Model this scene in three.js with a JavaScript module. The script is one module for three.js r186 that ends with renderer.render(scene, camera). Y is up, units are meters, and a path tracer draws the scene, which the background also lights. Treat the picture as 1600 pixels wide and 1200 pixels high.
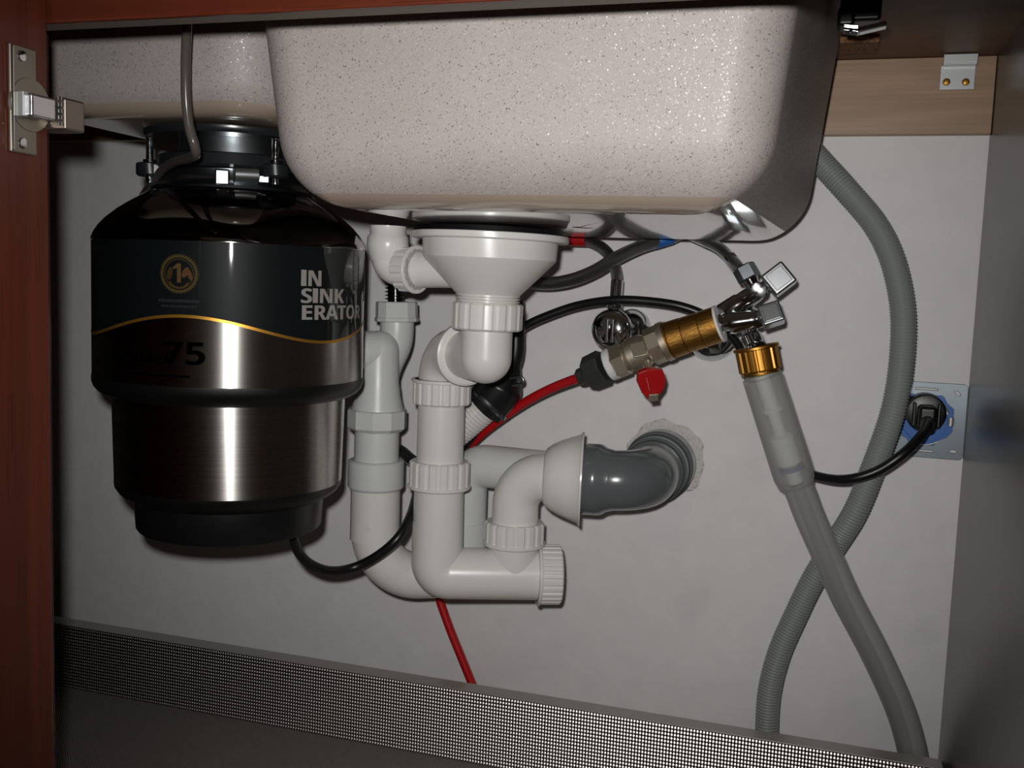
import * as THREE from 'three';
import { mergeGeometries, mergeVertices, toCreasedNormals } from 'three/addons/utils/BufferGeometryUtils.js';
import { RoundedBoxGeometry } from 'three/addons/geometries/RoundedBoxGeometry.js';

// ------------------------------------------------------------------ camera, light, exposure
const scene = new THREE.Scene();
const F = 1570, CY = 0.49, CZ = 1.018;             // focal length in pixels of a 1600 x 1200 frame; camera height above the cabinet floor; distance to the wall
const camera = new THREE.PerspectiveCamera(2 * Math.atan(600 / F) * 180 / Math.PI, 4 / 3, 0.02, 20);
camera.position.set(0, CY, CZ);
camera.rotation.order = 'YXZ';
camera.rotation.set(-5.8 * Math.PI / 180, 17.2 * Math.PI / 180, 2.1 * Math.PI / 180);
camera.updateMatrixWorld();
scene.add(camera);
const renderer = new THREE.WebGLRenderer({ antialias: true });
renderer.toneMapping = THREE.LinearToneMapping;
renderer.toneMappingExposure = 1.0;
renderer.shadowMap.enabled = true;
scene.background = new THREE.Color(0x000000);
// the flash of the hand-held camera: a small tube just above and left of the lens
const flash = new THREE.SpotLight(0xfdfcfa, 1.42, 0, 0.74, 1.0, 2);
flash.position.set(-0.02, CY + 0.03, CZ);
flash.target.position.set(-0.27, CY - 0.05, 0.06);
flash.castShadow = true; flash.shadow.radius = 0.45; flash.shadow.mapSize.set(2048, 2048);
flash.shadow.camera.near = 0.05;
scene.add(flash, flash.target);
// added weak fill behind the camera for slight ambient light; no lamp seen there
const ambientFill = new THREE.PointLight(0xffe2c0, 0.35, 0, 2);
ambientFill.position.set(0.3, 2.2, 2.2); ambientFill.castShadow = true; ambientFill.shadow.radius = 5;
scene.add(ambientFill);

// ------------------------------------------------------------------ helpers
const V = (x, y, z) => new THREE.Vector3(x, y, z);
function ray(px, py) { return V((px - 800) / F, -(py - 600) / F, -1).applyQuaternion(camera.quaternion); }
function at(px, py, D) { const v = ray(px, py); return v.multiplyScalar(D / -v.z).add(camera.position); }   // pixel + distance from the camera along the cabinet's depth
function mpp(px, py, D) { const v = ray(px, py); return (D / -v.z) / F; }                                    // metres per pixel there
function atY(px, py, y) { const v = ray(px, py); return v.multiplyScalar((y - CY) / v.y).add(camera.position); }
function atXZ(px, py, P) { const q = at(px, py, CZ - P.z); return V(P.x, q.y, P.z); }                          // height of a pixel row on the vertical through P
let seed = 7;
const rnd = () => { seed = (seed * 1664525 + 1013904223) >>> 0; return seed / 4294967296; };
function hash(x, y, s = 0) { let h = (x * 374761393 + y * 668265263 + s * 2147483647) | 0; h = Math.imul(h ^ (h >>> 13), 1274126177); h ^= h >>> 16; return (h >>> 0) / 4294967296; }
function vnoise(x, y, px, py, s) {                 // tileable value noise
  const xi = Math.floor(x), yi = Math.floor(y), fx = x - xi, fy = y - yi;
  const u = fx * fx * (3 - 2 * fx), v = fy * fy * (3 - 2 * fy), m = (a, b) => ((a % b) + b) % b;
  const a = hash(m(xi, px), m(yi, py), s), b = hash(m(xi + 1, px), m(yi, py), s), c = hash(m(xi, px), m(yi + 1, py), s), d = hash(m(xi + 1, px), m(yi + 1, py), s);
  return a + (b - a) * u + (c - a) * v + (a - b - c + d) * u * v;
}
function fbm(u, v, fx, fy, o, s) { let t = 0, a = 0.5, n = 0; for (let i = 0; i < o; i++) { t += a * vnoise(u * fx, v * fy, fx, fy, s + i); n += a; a *= 0.5; fx *= 2; fy *= 2; } return t / n; }
function tex(w, h, fn, srgb, rep = [1, 1]) {
  const d = new Uint8Array(w * h * 4);
  for (let j = 0; j < h; j++) for (let i = 0; i < w; i++) { const c = fn(i / w, j / h, i, j); const k = (j * w + i) * 4; d[k] = Math.max(0, Math.min(255, c[0])); d[k + 1] = Math.max(0, Math.min(255, c[1])); d[k + 2] = Math.max(0, Math.min(255, c[2])); d[k + 3] = 255; }
  const t = new THREE.DataTexture(d, w, h, THREE.RGBAFormat);
  t.wrapS = t.wrapT = THREE.RepeatWrapping; t.magFilter = THREE.LinearFilter; t.minFilter = THREE.LinearMipmapLinearFilter; t.generateMipmaps = true; t.repeat.set(...rep);
  if (srgb) t.colorSpace = THREE.SRGBColorSpace;
  t.needsUpdate = true; return t;
}
const std = (o) => new THREE.MeshStandardMaterial(o), phy = (o) => new THREE.MeshPhysicalMaterial(o);
const names = {};
function numbered(n) { if (names[n] === undefined) { names[n] = 0; return n; } names[n]++; return n + '_' + String(names[n]).padStart(3, '0'); }
function thing(name, label, category, base = V(0, 0, 0), group) {
  const o = new THREE.Group(); o.name = numbered(name); o.position.copy(base); o.userData = { label, category };
  if (group) o.userData.group = group;
  scene.add(o); return o;
}
function wpos(o) { const p = V(0, 0, 0); for (let q = o; q && q !== scene; q = q.parent) p.add(q.position); return p; }
function norm(g) { let q = g.index ? g.toNonIndexed() : g; for (const k of Object.keys(q.attributes)) if (!['position', 'normal', 'uv'].includes(k)) q.deleteAttribute(k); if (!q.attributes.uv) q.setAttribute('uv', new THREE.BufferAttribute(new Float32Array(q.attributes.position.count * 2), 2)); return q; }
function part(name, geos, mat, parent, label) {    // geometries in world coordinates, merged into one mesh below parent
  geos = Array.isArray(geos) ? geos : [geos];
  let g = geos.length > 1 ? mergeGeometries(geos.map(norm)) : geos[0];
  const w = wpos(parent); g = g.clone(); g.translate(-w.x, -w.y, -w.z);
  const m = new THREE.Mesh(g, mat); m.name = name; m.castShadow = m.receiveShadow = true;
  if (label) m.userData.label = label;
  parent.add(m); return m;
}
function struct(name, geos, mat) {
  geos = Array.isArray(geos) ? geos : [geos];
  const m = new THREE.Mesh(geos.length > 1 ? mergeGeometries(geos.map(norm)) : geos[0], mat); m.name = name; m.userData.kind = 'structure'; m.castShadow = m.receiveShadow = true; scene.add(m); return m;
}
function metreUV(g, swap) {                         // uv in metres by the way a face points
  const p = g.attributes.position, n = g.attributes.normal, uv = new Float32Array(p.count * 2);
  for (let i = 0; i < p.count; i++) {
    const ax = Math.abs(n.getX(i)), ay = Math.abs(n.getY(i)), az = Math.abs(n.getZ(i)), x = p.getX(i), y = p.getY(i), z = p.getZ(i);
    let a, b; if (az >= ax && az >= ay) { a = x; b = y; } else if (ay >= ax) { a = x; b = z; } else { a = z; b = y; }
    uv[2 * i] = swap ? b : a; uv[2 * i + 1] = swap ? a : b;
  }
  g.setAttribute('uv', new THREE.BufferAttribute(uv, 2)); return g;
}
function box(x0, x1, y0, y1, z0, z1, r = 0.0008, swap = false) {
  const w = x1 - x0, h = y1 - y0, d = z1 - z0; r = Math.min(r, w / 2.1, h / 2.1, d / 2.1);
  const g = new RoundedBoxGeometry(w, h, d, 2, r); g.translate((x0 + x1) / 2, (y0 + y1) / 2, (z0 + z1) / 2);
  return metreUV(norm(g), swap);
}
function obox(c, X, Y, Z, sx, sy, sz, r = 0.001) {   // box with its own axes
  const g = norm(new RoundedBoxGeometry(sx, sy, sz, 3, r)); metreUV(g);
  g.applyMatrix4(new THREE.Matrix4().makeBasis(X, Y, Z)); g.translate(c.x, c.y, c.z); return g;
}
function fillet(pts, rad, n = 10) {                  // polyline with rounded corners -> dense points
  const out = [pts[0].clone()];
  for (let i = 1; i < pts.length - 1; i++) {
    const a = pts[i - 1], b = pts[i], c = pts[i + 1], r = Array.isArray(rad) ? rad[i - 1] : rad;
    const d1 = a.clone().sub(b).normalize(), d2 = c.clone().sub(b).normalize();
    const ang = d1.angleTo(d2), t = Math.min(r / Math.tan(ang / 2), a.distanceTo(b) * 0.98, b.distanceTo(c) * 0.98), rr = t * Math.tan(ang / 2);
    if (rr < 1e-5) { out.push(b.clone()); continue; }
    const p1 = b.clone().addScaledVector(d1, t), ctr = b.clone().add(d1.clone().add(d2).normalize().multiplyScalar(rr / Math.sin(ang / 2)));
    const e1 = p1.clone().sub(ctr).normalize(), p2 = b.clone().addScaledVector(d2, t), e2 = p2.clone().sub(ctr).normalize(), tot = e1.angleTo(e2);
    for (let k = 0; k <= n; k++) { const u = k / n, s = Math.sin(tot); out.push(ctr.clone().add(e1.clone().multiplyScalar(Math.sin((1 - u) * tot) / s * rr)).add(e2.clone().multiplyScalar(Math.sin(u * tot) / s * rr))); }
  }
  out.push(pts[pts.length - 1].clone()); return out;
}
function spline(pts, step) { const c = new THREE.CatmullRomCurve3(pts, false, 'centripetal'); const L = c.getLength(), n = Math.max(4, Math.ceil(L / step)); return c.getSpacedPoints(n); }
function sweep(pts, r, o = {}) {                      // tube along points; r number or r(s, L); caps
  const N = o.radial || 24, rf = typeof r === 'function' ? r : () => r;
  const S = [0]; for (let i = 1; i < pts.length; i++) S.push(S[i - 1] + pts[i].distanceTo(pts[i - 1]));
  const L = S[S.length - 1], pos = [], nor = [], uv = [], idx = [];
  let T0 = pts[1].clone().sub(pts[0]).normalize(), U = Math.abs(T0.y) < 0.9 ? V(0, 1, 0) : V(1, 0, 0); U.addScaledVector(T0, -U.dot(T0)).normalize();
  for (let i = 0; i < pts.length; i++) {
    const T = (i === 0 ? pts[1].clone().sub(pts[0]) : i === pts.length - 1 ? pts[i].clone().sub(pts[i - 1]) : pts[i + 1].clone().sub(pts[i - 1])).normalize();
    U.addScaledVector(T, -U.dot(T)).normalize(); const W = T.clone().cross(U);
    const rr = rf(S[i], L), e = 1e-4, sl = (rf(Math.min(L, S[i] + e), L) - rf(Math.max(0, S[i] - e), L)) / (2 * e);
    for (let k = 0; k <= N; k++) {
      const a = k / N * Math.PI * 2, d = U.clone().multiplyScalar(Math.cos(a)).addScaledVector(W, Math.sin(a));
      const q = pts[i].clone().addScaledVector(d, rr); pos.push(q.x, q.y, q.z);
      const n = d.clone().addScaledVector(T, -Math.max(-3, Math.min(3, sl))).normalize(); nor.push(n.x, n.y, n.z); uv.push(a * (o.uvr || rr), S[i]);
    }
  }
  for (let i = 0; i < pts.length - 1; i++) for (let k = 0; k < N; k++) { const a = i * (N + 1) + k, b = a + 1, c = a + N + 1, d = c + 1; idx.push(a, b, c, b, d, c); }
  if (o.caps !== false) for (const [i, sg] of [[0, -1], [pts.length - 1, 1]]) {
    const T = (i ? pts[i].clone().sub(pts[i - 1]) : pts[1].clone().sub(pts[0])).normalize().multiplyScalar(sg), c = pos.length / 3;
    pos.push(pts[i].x, pts[i].y, pts[i].z); nor.push(T.x, T.y, T.z); uv.push(0, 0);
    for (let k = 0; k <= N; k++) { const j = (i * (N + 1) + k) * 3; pos.push(pos[j], pos[j + 1], pos[j + 2]); nor.push(T.x, T.y, T.z); uv.push(0, 0); }
    for (let k = 0; k < N; k++) sg > 0 ? idx.push(c, c + 1 + k, c + 2 + k) : idx.push(c, c + 2 + k, c + 1 + k);
  }
  const g = new THREE.BufferGeometry(); g.setAttribute('position', new THREE.Float32BufferAttribute(pos, 3)); g.setAttribute('normal', new THREE.Float32BufferAttribute(nor, 3)); g.setAttribute('uv', new THREE.Float32BufferAttribute(uv, 2)); g.setIndex(idx); return g;
}
function revolve(prof, A, dir, o = {}) {              // [[s, r], ...] along dir from A; creased; o.mod(angle, s, r) -> radius
  const N = o.seg || 48, up = dir.clone().normalize(), pos = [], uv = [], idx = [];
  let U = Math.abs(up.y) < 0.9 ? V(0, 1, 0) : V(0, 0, 1); U.addScaledVector(up, -U.dot(up)).normalize(); const W = up.clone().cross(U);
  let L = 0;
  prof.forEach(([s, r], i) => {
    if (i) L += Math.hypot(s - prof[i - 1][0], r - prof[i - 1][1]);
    for (let k = 0; k <= N; k++) { const a = (k / N) * Math.PI * 2 + (o.phase || 0), rr = o.mod ? o.mod(k / N, s, r, k) : r; const q = A.clone().addScaledVector(up, s).addScaledVector(U, Math.cos(a) * rr).addScaledVector(W, Math.sin(a) * rr); pos.push(q.x, q.y, q.z); uv.push(k / N, L); }
  });
  for (let i = 0; i < prof.length - 1; i++) for (let k = 0; k < N; k++) { const a = i * (N + 1) + k, b = a + 1, c = a + N + 1, d = c + 1; if (prof[i][1] > 1e-6) idx.push(a, c, b); if (prof[i + 1][1] > 1e-6) idx.push(b, c, d); }
  const g = new THREE.BufferGeometry(); g.setAttribute('position', new THREE.Float32BufferAttribute(pos, 3)); g.setAttribute('uv', new THREE.Float32BufferAttribute(uv, 2)); g.setIndex(idx);
  // orientation: make normals point away from the axis
  let gg = g.toNonIndexed(); gg.computeVertexNormals();
  const P = gg.attributes.position, Nn = gg.attributes.normal; let acc = 0;
  for (let i = 0; i < P.count; i += 3) { const q = V(P.getX(i), P.getY(i), P.getZ(i)).sub(A); q.addScaledVector(up, -q.dot(up)); acc += (q.x * Nn.getX(i) + q.y * Nn.getY(i) + q.z * Nn.getZ(i)) * (o.inner ? -1 : 1); }
  if (acc < 0 && !o.keep) { const id = g.index.array; for (let i = 0; i < id.length; i += 3) { const t = id[i]; id[i] = id[i + 1]; id[i + 1] = t; } }
  g.scale(1000, 1000, 1000); const res = toCreasedNormals(g, o.crease ?? 0.5); res.scale(0.001, 0.001, 0.001); return res;   // the crease test rounds positions, so it works in millimetres
}
function nut(A, dir, len, r, n, o = {}) {             // ribbed plastic coupling nut with a hole
  const K = 6, seg = n * K, d = o.depth ?? 0.0011, rin = o.rin ?? r * 0.78, c = Math.min(0.0015, len * 0.1);
  const mod = (u, s, R, k) => (R < r * 0.9 || s < c * 0.5 && false) ? R : R - (k % K === 0 || k % K === 1 ? d : 0);
  const prof = [[0, rin], [0, r - c], [c, r], [len - c, r], [len, r - c], [len, rin]];
  const gs = [revolve(prof, A, dir, { seg, mod, crease: 0.35, phase: o.phase })];
  if (o.lip) { const s0 = o.lip > 0 ? len - 0.003 : 0; gs.push(revolve([[s0, rin], [s0, r + 0.0008], [s0 + 0.0006, r + 0.0014], [s0 + 0.0024, r + 0.0014], [s0 + 0.003, r + 0.0008], [s0 + 0.003, rin]], A, dir, { seg: 64 })); }
  return gs;
}
const dirOf = (a, b) => b.clone().sub(a).normalize();
const lerp = (a, b, t) => a.clone().lerp(b, t);
const UP = V(0, 1, 0), DN = V(0, -1, 0);
function sphere(c, r, w = 32, h = 24) { const g = new THREE.SphereGeometry(r, w, h); g.translate(c.x, c.y, c.z); return g; }
function canvasTex(w, h, draw) { const c = document.createElement('canvas'); c.width = w; c.height = h; draw(c.getContext('2d'), w, h); const t = new THREE.CanvasTexture(c); t.colorSpace = THREE.SRGBColorSpace; t.wrapS = THREE.RepeatWrapping; return t; }

// ------------------------------------------------------------------ materials
const fineBump = tex(256, 256, (u, v) => { const n = fbm(u, v, 24, 24, 3, 5) * 255; return [n, n, n]; }, false, [8, 8]);
const pvc = phy({ color: 0xd8d5d1, roughness: 0.28 });
const pvcCool = phy({ color: 0xc9cac8, roughness: 0.34 });
const greyPlastic = phy({ color: 0x5a5f60, roughness: 0.22, clearcoat: 0.4, clearcoatRoughness: 0.12 });
const greyRubber = std({ color: 0x3d4243, roughness: 0.4 });
const blackPlastic = phy({ color: 0x0b0b0b, roughness: 0.38 });
const blackGloss = phy({ color: 0x67635f, metalness: 1, roughness: 0.09, clearcoat: 0.6, clearcoatRoughness: 0.05 });
const blackRubber = phy({ color: 0x101011, roughness: 0.36 });
const chrome = std({ color: 0xc9cccd, metalness: 1, roughness: 0.1 });
const chromeSatin = std({ color: 0xc4c8ca, metalness: 1, roughness: 0.27 });
const zinc = std({ color: 0x737b80, metalness: 0.75, roughness: 0.42 });
const zincPale = std({ color: 0xb9bcbc, metalness: 0.6, roughness: 0.4 });
const nickel = std({ color: 0xc6bba6, metalness: 0.92, roughness: 0.42 });
const darkSteel = std({ color: 0x868c90, metalness: 1, roughness: 0.27 });
const darkCoat = phy({ color: 0x1d2022, roughness: 0.26, clearcoat: 0.5, clearcoatRoughness: 0.15 });
const brass = std({ color: 0xab7c38, metalness: 1, roughness: 0.42 });
const brassWorn = std({ color: 0xa87b3c, metalness: 1, roughness: 0.42, bumpMap: fineBump, bumpScale: 0.0002 });
const gold = std({ color: 0xc08a35, metalness: 0.8, roughness: 0.35 });
const brush = tex(256, 1024, (u, v) => { const n = 205 + 50 * (0.6 * hash(3, Math.floor(v * 1024), 9) + 0.4 * fbm(u, v, 3, 300, 2, 8)); return [n, n, n]; }, false, [1, 9]);
const brushedSteel = phy({ color: 0xb5b2ae, metalness: 1, roughness: 0.31, roughnessMap: brush, anisotropy: 0.9, anisotropyRotation: Math.PI / 2 });
const redTube = phy({ color: 0xb00c14, roughness: 0.35 });
const redPaint = phy({ color: 0xa3060c, roughness: 0.42 });
const whiteTape = std({ color: 0xd8d6d4, roughness: 0.7 });
const greyHoseMat = phy({ color: 0x868a88, roughness: 0.42 });
const frosted = phy({ color: 0xe0e0de, roughness: 0.5, transmission: 0.78, thickness: 0, ior: 1.35 });
const frostedTube = phy({ color: 0xdededc, roughness: 0.5, transmission: 0.72, thickness: 0, ior: 1.35 });
const clearMat = phy({ color: 0x7f756e, roughness: 0.22, transmission: 0.6, thickness: 0, ior: 1.4 });
const innerDark = std({ color: 0x303232, roughness: 0.6 });
const bluePlastic = std({ color: 0x1c5ea8, roughness: 0.45 });
const braidBump = tex(64, 64, (u, v) => { const a = Math.abs(((u + v) * 2) % 1 - 0.5) * 2, b = Math.abs(((u - v + 2) * 2) % 1 - 0.5) * 2; const over = (Math.floor((u + v) * 2) + Math.floor((u - v + 2) * 2)) % 2; const n = 255 * (over ? Math.sin(a * 3.14) : Math.sin(b * 3.14)); return [n, n, n]; }, false, [1 / 0.0028, 1 / 0.0028]);
const braidMap = tex(64, 64, (u, v) => { const a = Math.abs(((u + v) * 2) % 1 - 0.5) * 2, b = Math.abs(((u - v + 2) * 2) % 1 - 0.5) * 2, over = (Math.floor((u + v) * 2) + Math.floor((u - v + 2) * 2)) % 2, n = 70 + 160 * Math.pow(Math.sin((over ? a : b) * 3.1416), 0.7); return [n, n, n]; }, true, [1 / 0.0034, 1 / 0.0034]);
const braid = std({ color: 0xe0e0dc, map: braidMap, metalness: 1, roughness: 0.34, bumpMap: braidBump, bumpScale: 0.0009 });
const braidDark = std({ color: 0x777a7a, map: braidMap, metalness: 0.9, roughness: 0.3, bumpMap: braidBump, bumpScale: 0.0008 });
const cherryTex = tex(512, 512, (u, v) => { const g = fbm(u + 0.03 * fbm(u, v, 3, 3, 2, 31), v, 40, 2, 4, 21), w = fbm(u, v, 5, 1, 2, 25), k = 0.72 + 0.34 * g + 0.14 * w; const p = hash(Math.floor(u * 512), Math.floor(v * 20), 4) > 0.965 ? 0.8 : 1; return [86 * k * p, 36 * k * p, 20 * k * p]; }, true, [1 / 0.3, 1 / 0.6]);
const cherry = phy({ color: 0xffffff, map: cherryTex, roughness: 0.34 });
const mapleTex = tex(512, 512, (u, v) => { const q = fbm(u, v, 2, 3, 3, 41); const rings = 0.5 + 0.5 * Math.sin((v * 9 + q * 7) * 6.283), g = fbm(u, v, 4, 120, 3, 43); const k = 0.9 + 0.10 * g - 0.06 * rings; return [172 * k, 140 * k, 110 * k]; }, true, [1 / 0.4, 1 / 0.16]);
const maple = std({ map: mapleTex, roughness: 0.42 });
const brownTex = tex(256, 256, (u, v) => { const k = 0.8 + 0.35 * fbm(u, v, 6, 10, 4, 51); return [112 * k, 82 * k, 60 * k]; }, true, [1 / 0.3, 1 / 0.3]);
const brownBoard = std({ map: brownTex, roughness: 0.6 });
const chipTex = tex(256, 256, (u, v) => { const a = fbm(u, v, 40, 40, 2, 61), b = fbm(u, v, 9, 9, 3, 62); const k = 0.45 + 0.6 * a + 0.3 * b; return [140 * k, 98 * k, 62 * k]; }, true, [1 / 0.06, 1 / 0.06]);
const chipboard = std({ map: chipTex, roughness: 0.9, bumpMap: chipTex, bumpScale: 0.001 });
const greyBoard = std({ color: 0x6f655d, roughness: 0.6 });
const panelTex = tex(256, 512, (u, v) => { const k = 0.9 + 0.2 * fbm(u, v, 30, 3, 3, 71); return [84 * k, 78 * k, 74 * k]; }, true, [1 / 0.4, 1 / 0.8]);
const panelMat = phy({ map: panelTex, roughness: 0.27 });
const wallTex = tex(1024, 1024, (u, v, i, j) => { const a = fbm(u, v, 3, 3, 5, 81), b = fbm(u, v, 60, 60, 2, 84); const sm = Math.max(0, fbm(u, v, 9, 9, 4, 88) - 0.66) * 3; let k = 0.93 + 0.09 * a + 0.03 * b - 0.10 * sm; return [221 * k, 219 * k, 218 * k]; }, true, [1, 1]);
const wallMat = std({ map: wallTex, roughness: 0.72, bumpMap: tex(512, 512, (u, v) => { const n = 255 * fbm(u, v, 30, 30, 4, 93); return [n, n, n]; }, false, [2.5, 2.5]), bumpScale: 0.0004 });
const mortarMat = std({ color: 0xcdcac5, roughness: 0.95, bumpMap: tex(256, 256, (u, v) => { const n = 255 * fbm(u, v, 14, 14, 4, 97); return [n, n, n]; }, false, [10, 30]), bumpScale: 0.002 });
const alu = std({ color: 0xa9a6a2, metalness: 0.35, roughness: 0.35 });
const aluFloor = std({ color: 0xa8a29c, metalness: 0.45, roughness: 0.46, bumpMap: tex(128, 128, (u, v) => { const n = 127 + 127 * Math.sin(u * 6.2832 * 4) * Math.sin(v * 6.2832 * 4); return [n, n, n]; }, false, [1 / 0.012, 1 / 0.012]), bumpScale: 0.0006 });
const aluDot = std({ color: 0xd8d5d0, metalness: 1, roughness: 0.35 });
const roomPaint = std({ color: 0xb9b2a6, roughness: 0.9 });
const roomFloor = std({ color: 0x8a6b4c, roughness: 0.6 });
// speckled granite composite of the sink
const SPK = 1024, spk = new Float32Array(SPK * SPK), spr = new Float32Array(SPK * SPK).fill(0), gnx = new Float32Array(SPK * SPK), gny = new Float32Array(SPK * SPK);
const gauss = () => (rnd() + rnd() + rnd() + rnd() - 2) * 1.7;
for (let n = 0; n < 64000; n++) {
  const cx = rnd() * SPK, cy = rnd() * SPK, R = 0.65 + rnd() * rnd() * 1.35, t = rnd(), tone = t < 0.13 ? -0.30 - 0.34 * rnd() : t < 0.50 ? 0.10 + 0.2 * rnd() : t < 0.8 ? -0.14 : 0, gl = rnd(), tx = gauss() * 0.105, ty = gauss() * 0.105;
  for (let y = -4; y <= 4; y++) for (let x = -4; x <= 4; x++) { if (x * x + y * y > R * R) continue; const k = (((cy + y) | 0) + SPK) % SPK * SPK + (((cx + x) | 0) + SPK) % SPK; if (tone) spk[k] = tone; spr[k] = gl; gnx[k] = tx; gny[k] = ty; }
}
const rep = 1 / 0.26;
const sinkMap = tex(SPK, SPK, (u, v, i, j) => { const s = spk[j * SPK + i], a = fbm(u, v, 5, 5, 3, 101), k = (0.925 + 0.07 * a + 0.08 * hash(i, j, 105)); const m = s < 0 ? 1 + s * 0.75 : 1 + s * 0.5; return [164 * k * m, 155 * k * m, (151 + (s < 0 ? 6 : 0)) * k * m]; }, true, [rep, rep]);
const sinkRough = tex(SPK, SPK, (u, v, i, j) => { const n = spr[j * SPK + i] > 0 ? 105 - 50 * spr[j * SPK + i] : 150; return [n, n, n]; }, false, [rep, rep]);
const sinkFacets = tex(SPK, SPK, (u, v, i, j) => { const k = j * SPK + i, x = gnx[k], y = gny[k], z = Math.sqrt(Math.max(0.1, 1 - x * x - y * y)); return [127.5 + 127.5 * x, 127.5 + 127.5 * y, 127.5 + 127.5 * z]; }, false, [rep, rep]);   // each grain is a tiny facet with a tilt of its own
const sinkMat = phy({ map: sinkMap, roughness: 1, roughnessMap: sinkRough, normalMap: sinkFacets });
const sinkSmooth = phy({ color: 0xab9a8a, roughness: 0.17, clearcoat: 1, clearcoatRoughness: 0.05 });

// ------------------------------------------------------------------ the setting
const WX = 2.2, RZ = 3.2, FL = -0.1, RH = 2.5;
struct('wall_back', metreUV(norm(new THREE.BoxGeometry(2 * WX, RH - FL + 0.2, 0.1).translate(0, (RH + FL) / 2, -0.05))), wallMat);
struct('wall_left', box(-WX - 0.1, -WX, FL, RH, 0, RZ), roomPaint);
struct('wall_right', box(WX, WX + 0.1, FL, RH, 0, RZ), roomPaint);
struct('wall_front', box(-WX, WX, FL, RH, RZ, RZ + 0.1), roomPaint);
struct('floor', box(-WX, WX, FL - 0.1, FL, 0, RZ + 0.1), roomFloor);
struct('ceiling', box(-WX, WX, RH, RH + 0.1, 0, RZ), roomPaint);

// cabinet
const XR = 0.1307, XD = -0.4125, FZ = CZ - 0.46, TOP = CY + 0.217, RB = CY + 0.1305, XL = -1.0;
const cab = thing('sink_cabinet', 'cherry-fronted sink cabinet with its door open at the left, everything else stands in it', 'cabinet', V(-0.4, 0, 0.28));
part('side_panel', box(XR, XR + 0.018, FL, TOP, 0.0, FZ), panelMat, cab, 'grey-brown satin side panel');
part('side_panel', box(XL - 0.018, XL, FL, TOP, 0.0, FZ), panelMat, cab);
part('bottom_panel', box(XL, XR, -0.02, -0.002, 0.0, FZ - 0.02), greyBoard, cab);
part('plinth', box(XL, XR, FL, -0.02, FZ - 0.06, FZ - 0.045), cherry, cab);
part('back_rail', box(XL, XR - 0.0005, CY + 0.148, TOP - 0.0005, 0.0005, 0.012), maple, cab, 'pale maple rail along the wall');
part('front_rail', [box(XL, XR + 0.018, RB, TOP - 0.0005, FZ - 0.0035, FZ, 0.001, true)], cherry, cab, 'red cherry rail over the opening');
part('rail_core', box(XL, XR, RB + 0.0003, TOP - 0.0005, FZ - 0.0165, FZ - 0.0035), greyBoard, cab, 'grey-brown underside of the rail');
part('stile', box(XD - 0.06, XD - 0.0185, -0.002, RB, FZ - 0.02, FZ, 0.001), cherry, cab);
part('fixed_front', box(XL, XD - 0.06, -0.002, RB, FZ - 0.02, FZ, 0.001), cherry, cab);
const door = part('door', box(XD - 0.02, XD, 0.01, TOP - 0.02, FZ + 0.0015, FZ + 0.45, 0.0015), cherry, cab, 'cherry door standing open, seen from inside');
{ // hinge: children of the door
  const hz = D => CZ - D, hy = py => at(60, py, 0.445).y;
  const yc = hy(165), y0 = hy(243), y1 = hy(76), steel = std({ color: 0x9a9488, metalness: 0.9, roughness: 0.4 });
  const plate = [box(XD, XD + 0.0022, y0, y1, hz(0.4480), hz(0.4296), 0.0009)];
  plate.push(revolve([[0, 0.0], [0, 0.0138], [0.0014, 0.0144], [0.0027, 0.0138], [0.0027, 0.0]], V(XD, yc, hz(0.4432)), V(1, 0, 0), { seg: 56 }));
  const hinge = part('hinge', plate, steel, cab, 'nickel cup hinge on the open door');
  const hp = (n, g, m) => part(n, g, m, hinge);
  hp('hinge_rim', box(XD + 0.0021, XD + 0.0036, y0 + 0.001, y1 - 0.001, hz(0.4312), hz(0.4296), 0.0006), chrome);
  hp('screw', [revolve([[0, 0.0], [0, 0.003], [0.0012, 0.0026], [0.0016, 0]], V(XD + 0.002, hy(92), hz(0.4375)), V(1, 0, 0), { seg: 20 })], chrome);
  hp('screw', [revolve([[0, 0.0], [0, 0.003], [0.0012, 0.0026], [0.0016, 0]], V(XD + 0.002, hy(227), hz(0.4375)), V(1, 0, 0), { seg: 20 })], chrome);
  hp('hinge_link', box(XD + 0.002, XD + 0.0070, hy(187), hy(148), hz(0.4375), hz(0.4330), 0.0006), zincPale);
  hp('hinge_arm', box(XD + 0.005, XD + 0.0105, hy(187), hy(150), hz(0.4530), hz(0.4352), 0.0016), std({ color: 0xd5d4d8, metalness: 1, roughness: 0.3, bumpMap: fineBump, bumpScale: 0.0003 }));
  hp('hinge_spring', [0, 1, 2, 3, 4].map(i => revolve([[0, 0.0], [0, 0.0012], [0.002, 0.0012], [0.002, 0]], V(XD + 0.0112, hy(192 - i * 10), hz(0.4545)), UP, { seg: 14 })), chrome);
  hp('hinge_clip', [box(XD - 0.008, XD + 0.0135, hy(198), hy(146), hz(0.4715), hz(0.4560), 0.0016)], std({ color: 0x8f857b, metalness: 0.9, roughness: 0.38 }));
}
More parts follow.
